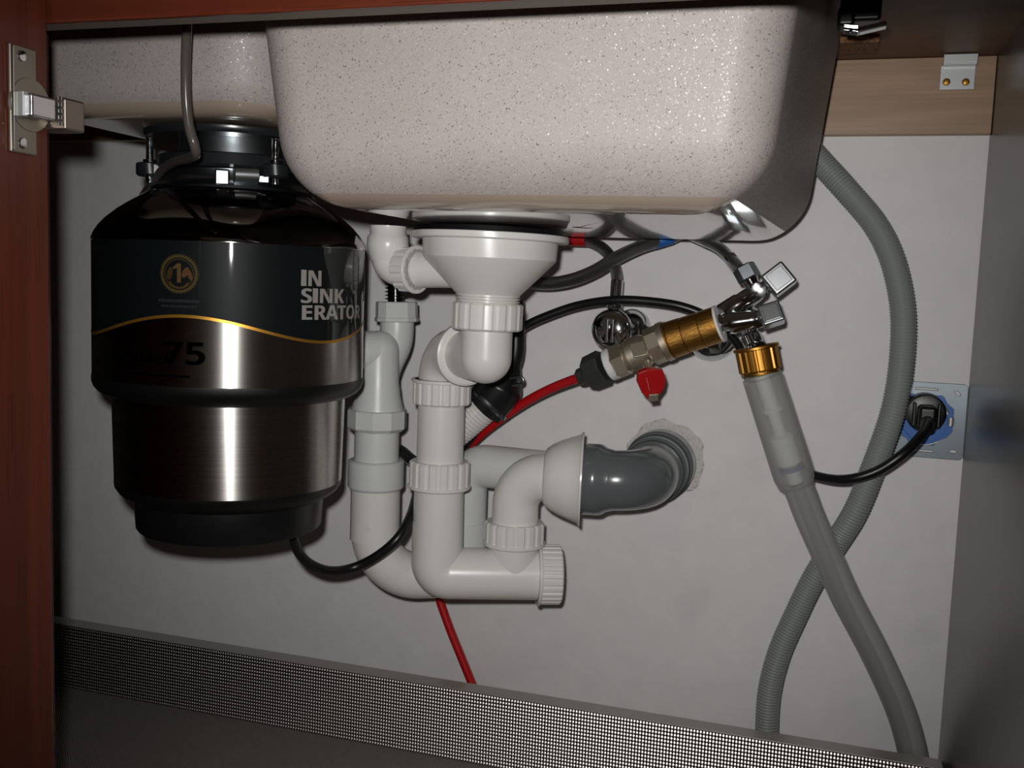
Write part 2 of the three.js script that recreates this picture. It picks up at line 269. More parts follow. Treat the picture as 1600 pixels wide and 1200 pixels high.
// corner bracket on the back rail
{
  const c = at(1494, 122, CZ - 0.013), k = mpp(1494, 120, CZ - 0.013), xl = at(1467, 140, 1.005).x, xr = at(1522, 140, 1.005).x, yb = at(1494, 140, 1.004).y, ym = at(1496, 101, 1.004).y, yt = TOP - 0.0008;
  const b = thing('fixing_bracket', 'small zinc angle bracket with two brass screws on the pale maple rail', 'bracket', V((xl + xr) / 2, yb, 0.0125));
  part('bracket_plate', [box(xl, xr, yb, ym, 0.0125, 0.0143, 0.0005), box(xl + 0.001, xr + 0.0, ym - 0.002, ym + 0.0008, 0.0125, 0.0245, 0.0006), box(xl + 0.001, xr, ym - 0.0008, yt, 0.0232, 0.0250, 0.0006)], zincPale, b);
  for (const px of [1479, 1509]) { const s = at(px, 128, CZ - 0.0143); part('screw', [revolve([[0, 0.0], [0, 0.0034], [0.0012, 0.0028], [0.0018, 0.0012], [0.0018, 0]], V(s.x, s.y, 0.0140), V(0, 0, 1), { seg: 24 }), obox(V(s.x, s.y, 0.0160), V(1, 0, 0), UP, V(0, 0, 1), 0.0036, 0.0006, 0.0006, 0.0001), obox(V(s.x, s.y, 0.0160), V(1, 0, 0), UP, V(0, 0, 1), 0.0006, 0.0036, 0.0006, 0.0001)], brass, b); }
}
// worktop above
const top = thing('worktop', 'dark brown worktop, only its underside in view above the maple rail', 'worktop', V(-0.4, TOP, 0.3));
part('slab', box(-1.2, 0.5, TOP, TOP + 0.038, 0.0005, FZ + 0.03, 0.001), brownBoard, top);
{ const c = at(1341, 66, 0.90); c.y = TOP; const cz = atY(1341, 70, TOP).z;
  part('chipboard_block', box(at(1312, 70, CZ - cz).x, at(1372, 70, CZ - cz).x, TOP - 0.006, TOP - 0.0002, cz - 0.008, cz + 0.035, 0.001), chipboard, top, 'raw chipboard edge of the sink cut-out'); }
// sink clip
{
  const D = 0.78, k = mpp(1345, 30, D), c = at(1347, 22, D), cl = thing('sink_clip', 'black sink clip with a bright steel lever beside the bowl, under the brown worktop', 'clip', V(c.x, TOP, c.z));
  part('clip_body', [obox(at(1345, 12, D + 0.01), V(1, 0, 0), UP, V(0, 0, 1), 62 * k, 52 * k, 0.022, 0.003), obox(at(1322, 30, D + 0.005), V(1, 0, 0), UP, V(0, 0, 1), 26 * k, 30 * k, 0.02, 0.003)], blackPlastic, cl);
  const a = at(1318, 46, D - 0.008), b = at(1342, 49, D - 0.008), e = at(1384, 39, D - 0.008), lev = (p, q, h, t) => { const X = dirOf(p, q), Z = V(0, 0, 1).addScaledVector(X, -X.z).normalize(); return obox(lerp(p, q, 0.5), X, Z.clone().cross(X), Z, p.distanceTo(q) + 0.0006, h, t, 0.0007); };
  part('clip_lever', [lev(a, b, 9 * k, 0.012), lev(b, e, 8 * k, 0.010), lev(at(1318, 42, D - 0.010), at(1341, 44, D - 0.010), 3 * k, 0.014)], chrome, cl, 'bright steel lever');
  part('screw', revolve([[0, 0], [0, 0.0015], [0.0008, 0.0012], [0.001, 0]], at(1329, 49, D - 0.0135), V(0, 0, 1), { seg: 16 }), chrome, cl);
}
// embossed aluminium tray on the cabinet floor
{
  const zt = CZ - 0.93, ht = 0.075, tr = thing('embossed_tray', 'embossed aluminium drip tray lining the cabinet floor, with a raised dotted back edge', 'tray', V(-0.4, 0, 0.3));
  part('tray_floor', box(XL + 0.01, XR - 0.002, -0.0015, 0.0, zt, FZ - 0.022, 0.0004), aluFloor, tr);
  const up = part('upstand', box(XL + 0.01, XR - 0.006, 0.0, ht, zt - 0.0012, zt, 0.0003), std({ color: 0x33312f, metalness: 1, roughness: 0.4 }), tr, 'back edge');  // near-black colour paints in the dark reflections of the grooves between the dots
  part('upstand_flange', box(XL + 0.01, XR - 0.006, ht - 0.001, ht, zt - 0.020, zt - 0.0005, 0.0004), alu, tr, 'folded top of the back edge');
  part('flange_lip', box(XL + 0.01, XR - 0.006, ht - 0.0006, ht + 0.0004, zt - 0.0016, zt + 0.0004, 0.0004), alu, tr);
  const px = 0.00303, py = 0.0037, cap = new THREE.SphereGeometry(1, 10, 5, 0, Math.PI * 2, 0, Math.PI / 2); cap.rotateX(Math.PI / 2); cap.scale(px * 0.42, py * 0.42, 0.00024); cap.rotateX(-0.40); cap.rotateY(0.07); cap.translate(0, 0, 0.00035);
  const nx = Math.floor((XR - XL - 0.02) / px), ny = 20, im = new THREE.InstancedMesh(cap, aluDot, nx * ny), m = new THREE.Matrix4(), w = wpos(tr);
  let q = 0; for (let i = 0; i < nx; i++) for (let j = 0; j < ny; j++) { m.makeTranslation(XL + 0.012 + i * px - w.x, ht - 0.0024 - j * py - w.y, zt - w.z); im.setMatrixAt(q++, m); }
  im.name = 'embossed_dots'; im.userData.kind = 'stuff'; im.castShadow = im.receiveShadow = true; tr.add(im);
}

// ------------------------------------------------------------------ sink
const SB = CY + 0.0442;
function rrect(hw, hd, r, n) { // points of a rounded rectangle, counter-clockwise seen from above
  const o = []; for (let c = 0; c < 4; c++) { const cx = (c === 0 || c === 3 ? 1 : -1) * (hw - r), cz = (c < 2 ? 1 : -1) * (hd - r); for (let k = 0; k <= n; k++) { const a = (c + k / n) * Math.PI / 2; o.push([cx + Math.cos(a) * r, cz + Math.sin(a) * r]); } } return o;
}
function bowlShell(cx, cz, rings, n = 14, sub = 6, skew = 0) { // rings: [y, hw, hd, r, dx, dz]
  const pos = [], uv = [], idx = []; let M = 0, acc = 0;
  rings.forEach(([y, hw, hd, r, dx = 0, dz = 0], i) => {
    const base = rrect(hw, hd, r, n), pts = []; base.forEach((p, k) => { const q = base[(k + 1) % base.length]; const L = Math.hypot(q[0] - p[0], q[1] - p[1]); pts.push(p); if (k % (n + 1) === n) for (let s = 1; s < sub; s++) pts.push([p[0] + (q[0] - p[0]) * s / sub, p[1] + (q[1] - p[1]) * s / sub]); });
    M = pts.length; if (i) acc += Math.hypot(y - rings[i - 1][0], hd - rings[i - 1][2]);
    let per = 0; for (let k = 0; k <= M; k++) { const p = pts[k % M]; if (k) { const b = pts[k - 1]; per += Math.hypot(p[0] - b[0], p[1] - b[1]); } pos.push(cx + dx + p[0] - (p[0] > 0 ? skew * p[0] / hw * (p[1] / hd + 1) / 2 : 0), y, cz + dz + p[1]); uv.push(per, acc); }
  });
  for (let i = 0; i < rings.length - 1; i++) for (let k = 0; k < M; k++) { const a = i * (M + 1) + k, b = a + 1, c = a + M + 1, d = c + 1; idx.push(a, b, c, b, d, c); }
  const g = new THREE.BufferGeometry(); g.setAttribute('position', new THREE.Float32BufferAttribute(pos, 3)); g.setAttribute('uv', new THREE.Float32BufferAttribute(uv, 2)); g.setIndex(idx); g.computeVertexNormals();
  const nn = g.attributes.normal; for (let i = 0; i < rings.length; i++) { const a = i * (M + 1), b = a + M; const v = V(nn.getX(a) + nn.getX(b), nn.getY(a) + nn.getY(b), nn.getZ(a) + nn.getZ(b)).normalize(); nn.setXYZ(a, v.x, v.y, v.z); nn.setXYZ(b, v.x, v.y, v.z); }
  return g;
}
const sink = thing('kitchen_sink', 'speckled beige stone-composite double-bowl sink seen from below', 'sink', V(-0.25, SB, 0.27));
function makeBowl(x0, x1, D0, D1, yb, drL, drR, drF, drB, rv, rf, lab, skew = 0) {
  // top extents x0..x1, depths D0..D1; the walls lean in by dr* down to yb; rv vertical corner radius; rf fillet at the bottom
  const yt = TOP - 0.0005, H = yt - yb, ring = (y, inset = 0, rr = rv) => { const t = (yt - y) / H, xa = x0 + drL * t + inset, xb = x1 - drR * t - inset, za = CZ - D0 - drF * t - inset, zb = CZ - D1 + drB * t + inset * 0.4; const cx = (x0 + x1) / 2, cz = CZ - (D0 + D1) / 2; return [y, (xb - xa) / 2, (za - zb) / 2, Math.max(0.004, rr - inset), (xa + xb) / 2 - cx, (za + zb) / 2 - cz]; };
  const cx = (x0 + x1) / 2, cz = CZ - (D0 + D1) / 2, side = [], low = [];
  for (let i = 0; i <= 8; i++) side.push(ring(yt - (H - rf * 0.95) * i / 8));
  const aS = Math.asin(1 - 0.0085 / (rf * 0.95));   // the rough coat ends 8.5 mm above the underside
  for (let i = 1; i <= 8; i++) { const a = i / 8 * aS; side.push(ring(yb + rf * (1 - Math.sin(a)) * 0.95, rf * (1 - Math.cos(a)))); }
  for (let i = 0; i <= 10; i++) { const a = aS + i / 10 * (Math.PI / 2 - aS); low.push(ring(yb + rf * (1 - Math.sin(a)) * 0.95, rf * (1 - Math.cos(a)))); }
  const last = ring(yb, rf); for (const f of [0.03, 0.08, 0.15, 0.3]) low.push([yb, last[1] - f * 0.2, last[2] - f * 0.2, Math.max(0.004, last[3] * (1 - f)), last[4], last[5]]);
  low.push([yb, 0.01, 0.01, 0.0099, last[4], last[5]]);
  // inside skin gives the shell its thickness
  const inn = side.slice(0, 9).map(r => { const q = r.slice(); q[1] -= 0.008; q[2] -= 0.008; q[3] = Math.max(0.004, q[3] - 0.008); return q; }); inn.push([yb + 0.02, inn[8][1] - 0.02, inn[8][2] - 0.02, 0.03, inn[8][4], inn[8][5]], [yb + 0.014, 0.01, 0.01, 0.0099, inn[8][4], inn[8][5]]);
  const flip = g => { const a = g.index.array; for (let i = 0; i < a.length; i += 3) { const t = a[i]; a[i] = a[i + 1]; a[i + 1] = t; } g.computeVertexNormals(); return g; };
  part('bowl', [bowlShell(cx, cz, side, 14, 6, skew), flip(bowlShell(cx, cz, inn, 14, 6, skew))], sinkMat, sink, lab + ', rough speckled wall');
  part('bowl_underside', bowlShell(cx, cz, low, 14, 6, skew), sinkSmooth, sink, lab + ', smooth glossy beige underside');
}
makeBowl(-0.3605, -0.0035, 0.552, 0.955, SB, 0.014, 0.019, 0.024, 0.012, 0.034, 0.044, 'large deep bowl', 0.017);
makeBowl(-0.604, -0.374, 0.612, 0.92, CY + 0.1115, 0.008, 0.008, 0.014, 0.01, 0.045, 0.026, 'small shallow bowl');

// ------------------------------------------------------------------ waste disposal unit
{
  const D = 0.73, A = at(363, 480, D), k = mpp(363, 480, D) * 0.995, Y = py => at(363 - (py - 480) * 0.0092, py, D).y, ax = (py) => V(A.x, Y(py), A.z);
  const t = thing('waste_disposer', 'black and brushed-steel food waste disposer hanging under the small bowl', 'waste disposer', V(A.x, Y(817), A.z));
  const rev = (list, o) => { const b = Y(list[0][0]); return revolve(list.map(([py, r]) => [b - Y(py), r * k]), V(A.x, b, A.z), DN, o); };
  const smooth = { seg: 96, crease: 0.7 };
  part('upper_housing', rev([[303, 0], [303, 118], [306, 124], [312, 134], [322, 150], [336, 170], [350, 186], [362, 196], [372, 202], [380, 205], [383.5, 205.5], [383.5, 203], [385, 203], [385, 190]], smooth), blackGloss, t, 'glossy black domed top');
  const wave = th => { const c = Math.abs(th) > 100 ? Math.max(0, 1 - (Math.abs(th) - 100) / 60) : 1; return 504 - 17 * c * Math.cos((th + 18.5) / 58.5 * Math.PI); };
  const band = (f0, f1, r, n = 8) => { // cylinder wall between two heights that may vary with the angle, theta 0 faces the camera's side of the axis
    const seg = 240, pos = [], nor = [], uv = [], idx = [], cd = V(0 - A.x, 0, CZ - A.z).normalize(), rt = V(cd.z, 0, -cd.x);
    for (let j = 0; j <= n; j++) for (let i = 0; i <= seg; i++) { const th = -180 + 360 * i / seg, ra = th * Math.PI / 180, py = f0(th) + (f1(th) - f0(th)) * j / n, d = cd.clone().multiplyScalar(Math.cos(ra)).addScaledVector(rt, Math.sin(ra)); pos.push(A.x + d.x * r * k, Y(py), A.z + d.z * r * k); nor.push(d.x, 0, d.z); uv.push(i / seg, (525 - py) / 142); }
    for (let j = 0; j < n; j++) for (let i = 0; i < seg; i++) { const a = j * (seg + 1) + i, b = a + 1, c = a + seg + 1, d = c + 1; idx.push(a, c, b, b, c, d); }
    const g = new THREE.BufferGeometry(); g.setAttribute('position', new THREE.Float32BufferAttribute(pos, 3)); g.setAttribute('normal', new THREE.Float32BufferAttribute(nor, 3)); g.setAttribute('uv', new THREE.Float32BufferAttribute(uv, 2)); g.setIndex(idx); return g;
  };
  const lab = canvasTex(2048, 512, (c, w, h) => {
    c.fillStyle = '#0e1314'; c.fillRect(0, 0, w, h);
    const X = th => (th + 180) / 360 * w, Yc = py => (1 - (525 - py) / 142) * h;
    const line = (s, th0, th1, y0, y1) => { c.save(); c.font = 'bold 100px sans-serif'; c.textBaseline = 'alphabetic'; c.textAlign = 'left'; const wd = [...s].map(q => q === 'I' ? 24 : c.measureText(q).width - 6), m = wd.reduce((p, q) => p + q + 3, -3); c.translate(X(th0), Yc(y1)); c.scale((X(th1) - X(th0)) / m, (Yc(y1) - Yc(y0)) / 73); let x = 0; [...s].forEach((q, i) => { if (q === 'I') c.fillRect(x, -73, 24, 73); else { c.fillText(q, x - 4, 0); c.fillText(q, x - 1, 0); } x += wd[i] + 3; }); c.restore(); };
    c.fillStyle = '#8d8882'; line('IN', 27.2, 37.6, 418, 441); line('SINK', 27.2, 51, 444, 465); line('ERATOR', 27.2, 68, 468, 489);
    const ex = X(-20.2), ey = Yc(430), ux = (X(1) - X(0)) / 3.55, uy = (Yc(101) - Yc(100)); c.save(); c.translate(ex, ey); c.scale(ux, uy);
    c.strokeStyle = '#4a3d1e'; c.lineWidth = 3.4; c.beginPath(); c.arc(0, 0, 24, 0, 7); c.stroke(); c.lineWidth = 1; c.beginPath(); c.arc(0, 0, 20, 0, 7); c.stroke();
    for (let i = 0; i < 44; i++) { c.fillStyle = '#4c4022'; c.beginPath(); c.arc(26.5 * Math.cos(i / 7), 26.5 * Math.sin(i / 7), 0.9, 0, 7); c.fill(); }
    c.fillStyle = '#5a4326'; c.fillRect(-2.6, -14, 5.6, 26); c.beginPath(); c.moveTo(-2.6, -14); c.lineTo(-9, -8); c.lineTo(-7, -6); c.lineTo(-2, -9); c.fill();
    c.fillStyle = '#553a22'; c.beginPath(); c.ellipse(9, -2, 4, 8, 0.5, 0, 7); c.fill(); c.beginPath(); c.ellipse(15, 1, 3, 8, -0.3, 0, 7); c.fill(); c.fillStyle = '#3a3016'; c.beginPath(); c.ellipse(-13, 0, 4, 9, 0.2, 0, 7); c.fill(); c.beginPath(); c.arc(0, 4, 15, 0.5, 2.7); c.lineWidth = 2.5; c.strokeStyle = '#483619'; c.stroke();
    c.fillStyle = '#2a2d2f'; for (let i = 0; i < 16; i++) c.fillRect(-29 + i * 3.6, 35, 2.6, 4); for (let i = 0; i < 14; i++) c.fillRect(-25 + i * 3.6, 43, 2.4, 3); c.restore();
  });
  part('label_band', band(() => 384.5, wave, 204.6), phy({ map: lab, roughness: 0.45, specularIntensity: 0.2, clearcoat: 0.9, clearcoatRoughness: 0.03 }), t, 'dark label band with silver lettering and a gold seal');
  part('gold_stripe', band(th => wave(th) - 1.6, th => wave(th) + 2.6, 205.0, 1), gold, t, 'wavy gold stripe');
  const steelMap = canvasTex(2048, 512, (c, w, h) => { c.fillStyle = '#b5b2ae'; c.fillRect(0, 0, w, h); const X = th => (th + 180) / 360 * w, Yc = py => (1 - (595 - py) / 120) * h; c.fillStyle = '#2a2928'; c.save(); c.translate(X(-27), Yc(553)); c.scale(0.95, 1.9); c.font = 'bold 96px sans-serif'; c.fillText('75', 0, 0); c.restore(); c.save(); c.translate(X(-47), Yc(553)); c.scale(0.8, 1.7); c.font = 'italic bold 50px serif'; c.fillText('model', 0, 0); c.restore(); c.fillStyle = '#5a5856'; for (let i = 0; i < 22; i++) c.fillRect(X(-42 + i * 1.2), Yc(568), 6, 14); });
  const steelBand = band(wave, () => 584.5, 204.6); { const p = steelBand.attributes.position, u = steelBand.attributes.uv, yy = Y(595), y2 = Y(475); for (let i = 0; i < p.count; i++) u.setY(i, (p.getY(i) - yy) / (y2 - yy)); }
  part('steel_band', steelBand, phy({ map: steelMap, metalness: 1, roughness: 0.31, roughnessMap: brush, anisotropy: 0.9, anisotropyRotation: Math.PI / 2 }), t, 'brushed steel band, dark print at its left');
  part('middle_lip', rev([[584.5, 190], [584.5, 205.5], [592, 205.5], [600, 203], [607, 197], [612, 189], [614, 181], [614, 160]], smooth), blackPlastic, t, 'black rounded lip');
  part('lower_steel_band', rev([[613, 172], [613, 177.5], [746, 174], [746, 165]], { seg: 128, crease: 0.7 }), brushedSteel, t, 'brushed steel lower body');
  part('lower_lip', rev([[745.5, 160], [745.5, 174.5], [752, 173.5], [760, 168], [766, 160], [770, 152], [772, 140]], smooth), blackPlastic, t, 'black lip');
  part('base', rev([[771, 130], [771, 146], [815, 143], [818, 141], [819, 136], [819, 0]], smooth), blackRubber, t, 'matt black base');
  // mounting neck and rings
  part('mounting_flange', rev([[212.5, 70], [212.5, 124], [213, 129], [214, 132], [220, 132], [224, 129], [224, 82]], smooth), darkCoat, t, 'dark grey mounting flange under the bowl');
  part('neck', rev([[222, 70], [222, 80], [252, 82], [252, 70]], smooth), std({ color: 0x9aa0a3, metalness: 1, roughness: 0.3 }), t, 'bare metal neck');
  part('support_ring', rev([[250, 75], [250, 108], [252, 112], [268, 114], [272, 110], [272, 80]], smooth), darkCoat, t);
  const ring2 = part('clamp_ring', rev([[270, 80], [270, 100], [274, 106], [284, 106], [292, 110], [299, 120], [303, 121], [303, 90]], smooth), darkSteel, t, 'pressed steel clamp ring');
  const cd = V(0 - A.x, 0, CZ - A.z).normalize(), rt = V(cd.z, 0, -cd.x), pol = (th, r, py) => { const a = th * Math.PI / 180; return V(A.x, Y(py), A.z).addScaledVector(cd, Math.cos(a) * r * k).addScaledVector(rt, Math.sin(a) * r * k); };
  for (const th of [-86, 29, 150]) {
    const p = pol(th, 122, 226), pts = []; for (let i = 0; i <= 60; i++) pts.push(p.clone().addScaledVector(DN, i / 60 * 66 * k));
    const bolt = part('mounting_bolt', sweep(pts, s => 0.0029 + 0.0004 * Math.sin(s / 0.0011 * 6.283), { radial: 16 }), chrome, t, 'threaded bolt');
    part('bolt_ear', [revolve([[0, 0], [0, 0.009], [0.001, 0.0105], [0.009, 0.0105], [0.0105, 0.009], [0.0105, 0]], pol(th, 122, 264), DN, { seg: 32 }), obox(pol(th, 112, 274), UP.clone().cross(pol(th, 1, 0).sub(pol(th, 0, 0)).normalize()), UP, pol(th, 1, 0).sub(pol(th, 0, 0)).normalize(), 0.020, 0.0105, 0.014, 0.002)], darkCoat, t);
    part('bolt_collar', revolve([[0, 0.0028], [0, 0.0052], [0.0025, 0.0052], [0.0025, 0.0028]], pol(th, 122, 259), DN, { seg: 24 }), chrome, t);
  }
  // latch of the clamp ring
  part('clamp_latch', [(() => { const a = pol(0, 113, 282), b = pol(18, 113, 282); return revolve([[0, 0], [0, 0.0062], [0.0006, 0.0068], [a.distanceTo(b) - 0.0006, 0.0068], [a.distanceTo(b), 0.0062], [a.distanceTo(b), 0]], a, dirOf(a, b), { seg: 28 }); })(),
    ],  chromeSatin, t, 'bright roller latch');
  part('latch_block', [(() => { const a = pol(-8, 112, 288), X = rt.clone(); return obox(a, X, UP, cd, 0.011, 0.012, 0.007, 0.0015); })(), obox(pol(22, 113, 287), rt, UP, cd, 0.009, 0.006, 0.007, 0.001)], darkSteel, t);
  part('discharge_outlet', sweep([V(A.x, Y(545), A.z), at(585, 548, 0.86)].map((p, i) => i ? V(p.x, Y(548), p.z) : p.addScaledVector(dirOf(p, at(585, 548, 0.86)), 0.06)).map((p, i, l) => i ? lerp(l[0], p, 0.55) : p), 0.0165, { radial: 32 }), blackRubber, t);
}

// ------------------------------------------------------------------ white waste pipes
// strainer body under the large bowl
{
  const D = 0.80, C = at(765, 420, D), k = mpp(765, 420, D), tilt = V(0.012, 1, 0).normalize(), dn = tilt.clone().negate(), Y0 = at(768, 366, D);
  const P = s => s * k; // profile in pixels below the rim
  const t = thing('sink_strainer', 'white plastic funnel-shaped strainer body under the large bowl', 'drain strainer', V(C.x, at(765, 470, D).y, C.z));
  const O = V(C.x, Y0.y, C.z), up = O.clone().addScaledVector(tilt, P(2));
  part('gasket', revolve([[P(-8), P(60)], [P(-8), P(118)], [P(-1), P(120)], [0, P(118)], [0, P(60)]], O, dn, { seg: 72 }), blackRubber, t, 'thin black gasket');
  part('sink_flange', revolve([[-(SB - O.y) + 0.0005, P(60)], [-(SB - O.y) + 0.0005, P(112)], [P(-8), P(108)], [P(-8), P(60)]], O, dn, { seg: 72 }), chrome, t);
  part('rim', revolve([[0, P(90)], [0, P(121)], [P(1), P(122.5)], [P(9), P(122.5)], [P(10.5), P(121)], [P(11), P(104)]], O, dn, { seg: 96 }), pvc, t);
  const cone = revolve([[P(10), P(100)], [P(10), P(106)], [P(38), P(104)], [P(42), P(101)], [P(94), P(50)], [P(94), P(40)]], O, dn, { seg: 96, crease: 0.4 });
  const side0 = O.clone().addScaledVector(dn, P(55)), el = at(640, 421, D + 0.004);
  part('funnel', [cone, sweep([side0, lerp(side0, el, 1)], P(29), { radial: 40, caps: false })], pvc, t);
  const th = [[P(93), P(40)]]; for (let i = 0; i < 5; i++) th.push([P(93 + i * 4.4), P(47.5)], [P(94.2 + i * 4.4), P(50.5)], [P(96 + i * 4.4), P(50.5)], [P(97 + i * 4.4), P(47.5)]); th.push([P(120), P(47)], [P(120), P(40)]);
  part('threaded_neck', revolve(th, O, dn, { seg: 64 }), pvc, t);
  const nutO = O.clone().addScaledVector(dn, P(107));
  part('coupling_nut', [...nut(nutO, dn, P(42), P(56), 16, { depth: 0.0009, rin: P(40), phase: 0.2 }), obox(nutO.clone().addScaledVector(dn, P(15)).addScaledVector(at(780, 420, 0).sub(V(0, CY, CZ)).length() ? dirOf(V(C.x, 0, C.z), V(0.08, 0, CZ)) : UP, P(55.6)), V(0.9, 0, -0.4).normalize(), UP, V(0.4, 0, 0.9).normalize(), P(14), P(20), P(4), P(1.5))], pvc, t);
  part('raised_nib', revolve([[0, 0], [0, P(4)], [P(4), P(4)], [P(4), 0]], O.clone().addScaledVector(dn, P(10)).add(V(P(-104), 0, P(10))), dn, { seg: 20 }), pvc, t);
  // overflow elbow at its left
  const v = thing('overflow_elbow', 'white plastic elbow with a ribbed nut at the left of the funnel', 'pipe elbow', V(at(605, 400, D).x, at(605, 440, D).y, C.z));
  const e0 = at(607, 345, D + 0.004), e1 = at(605, 372, D + 0.004), e2 = at(604, 398, D + 0.004), e3 = at(608, 421, D + 0.004), Dd = dirOf(at(607, 360, D), at(607, 420, D));
  e0.y = SB - 0.0003;
  part('upper_socket', revolve([[0, P(26)], [0, P(29.5)], [e0.y - at(605, 366, D).y, P(29.5)], [e0.y - at(605, 370, D).y, P(33)], [e0.y - at(605, 384, D).y, P(34)], [e0.y - at(605, 398, D).y, P(31)], [e0.y - at(605, 408, D).y, P(27)], [e0.y - at(605, 408, D).y, P(20)]], e0, DN, { seg: 56, crease: 0.8 }), pvc, v);
  part('elbow', [sweep(fillet([V(e0.x, at(605, 390, D).y, e0.z), V(e0.x, e3.y, e0.z), at(652, 421, D + 0.004)], P(20), 14), P(26), { radial: 40 })], pvc, v);
  const nA = at(628, 420.5, D + 0.004), nB = at(668, 421, D + 0.004), nd = dirOf(nA, nB);
  part('coupling_nut', nut(nA, V(nd.x, nd.y - 0.02, nd.z + 0.28).normalize(), P(32), P(36), 14, { lip: 1, rin: P(24), depth: 0.0009 }), pvc, v);
}
// front trap: bend, standing pipe, tee with cleaning cap
const pipeD = 0.86, PP = at(689, 660, pipeD), pk = mpp(689, 660, pipeD), py_ = py => atXZ(689, py, PP);
{
  const Db = 0.80, k = mpp(759, 540, Db), a0 = at(760, 500, Db), a1 = at(759, 559, Db), b1 = V(PP.x, a1.y, PP.z), r = 40.5 * k;
  const t = thing('trap_bend', 'white plastic bend with a round bottom directly under the funnel nut', 'pipe bend', a1.clone().addScaledVector(DN, r));
  a0.x = a1.x; a0.z = a1.z;
  part('bend', [sweep([a0, a1], r, { radial: 48, caps: false }), sphere(a1, r, 48, 32), sweep([a1, lerp(a1, b1, 0.6)], r * 0.985, { radial: 48 })], pvc, t);
  const dh = dirOf(a1, b1), L = a1.distanceTo(b1), rc = lerp(a1, b1, 0.42);
  part('slip_ring', revolve([[0, r * 0.96], [0, r * 1.2], [0.001, r * 1.28], [0.006, r * 1.28], [0.007, r * 1.24], [0.007, r * 0.96]], rc, dh, { seg: 64 }), pvc, t);
  const s = thing('waste_trap', 'foremost white trap pipe with ribbed nuts, a tee and a ribbed cleaning cap', 'waste pipe', V(PP.x, py_(940).y, PP.z));
  const rs = 36.5 * pk;
  part('upper_elbow', [sweep(fillet([lerp(a1, b1, 0.5), b1, py_(600)], 0.030, 16), rs * 1.02, { radial: 48 })], pvc, s);
  part('pipe', sweep([py_(590), py_(745)], rs, { radial: 48 }), pvc, s);
  part('coupling_nut', nut(py_(592), DN, py_(592).y - py_(631).y, 45.5 * pk, 17, { lip: -1, rin: 33 * pk }), pvc, s);
  part('coupling_nut', nut(py_(720), DN, py_(720).y - py_(762).y, 47.5 * pk, 17, { lip: 1, rin: 33 * pk }), pvc, s);
  const c0 = py_(896), c1 = atY(842, 897, c0.y), dx = dirOf(c0, c1), rb = 39 * pk;
  const q = lerp(c0, c1, 0.745);
  part('tee_body', [sweep(fillet([py_(756), c0, c1], 0.012, 10), (S, L) => rb * (S < 0.07 ? 1 : 1.045), { radial: 56 }), revolve([[0, rb * 0.8], [0, rb * 1.0], [0.035, rb * 1.03], [rb * 1.75, rb * 1.03], [rb * 1.75, rb * 0.8]], q, UP, { seg: 48, crease: 0.7 })], pvc, s);
  part('cleaning_cap', [...nut(c1.clone().addScaledVector(dx, -0.002), dx, 38 * pk, 47.5 * pk, 26, { lip: -1, rin: 38 * pk, depth: 0.0011 }), revolve([[37 * pk, 46 * pk], [38.4 * pk, 40 * pk], [38.4 * pk, 0]], c1.clone().addScaledVector(dx, -0.002), dx, { seg: 48 })], pvc, s, 'ribbed screw cap');
  // outlet elbow up from the tee into the wall outlet
  const QY = py => { const w = at(800, py, CZ - q.z); return V(q.x, w.y, q.z); }, o0 = QY(848), o1 = QY(744), o2 = at(906, 747, 0.885), ro = 36.5 * mpp(800, 760, CZ - q.z);
  const u = thing('outlet_elbow', 'white plastic elbow rising from the tee into a flared white cover', 'pipe elbow', o0.clone());
  part('elbow', sweep(fillet([o0, o1, o2], 0.029, 18), ro, { radial: 48 }), pvc, u);
  const kk = mpp(800, 830, CZ - q.z); part('coupling_nut', nut(QY(814), DN, 36 * kk, 46.5 * kk, 17, { lip: 1, rin: 34 * kk }), pvc, u);
  const g0 = at(850, 744.5, 0.885), ck = mpp(880, 745, 0.885), gd = dirOf(g0, at(906, 748, 0.892));
  part('flared_cover', revolve([[0, 34], [0, 40], [3, 45], [12, 52], [25, 58.5], [40, 64], [54, 69], [57.5, 73.5], [60, 73.5], [60, 71], [54, 66.5], [38, 60], [24, 54], [12, 48], [4, 42], [4, 34]].map(([s_, r_]) => [s_ * ck, r_ * ck]), g0, gd, { seg: 80, crease: 0.6, keep: false }), pvc, u, 'flared white cover');
}
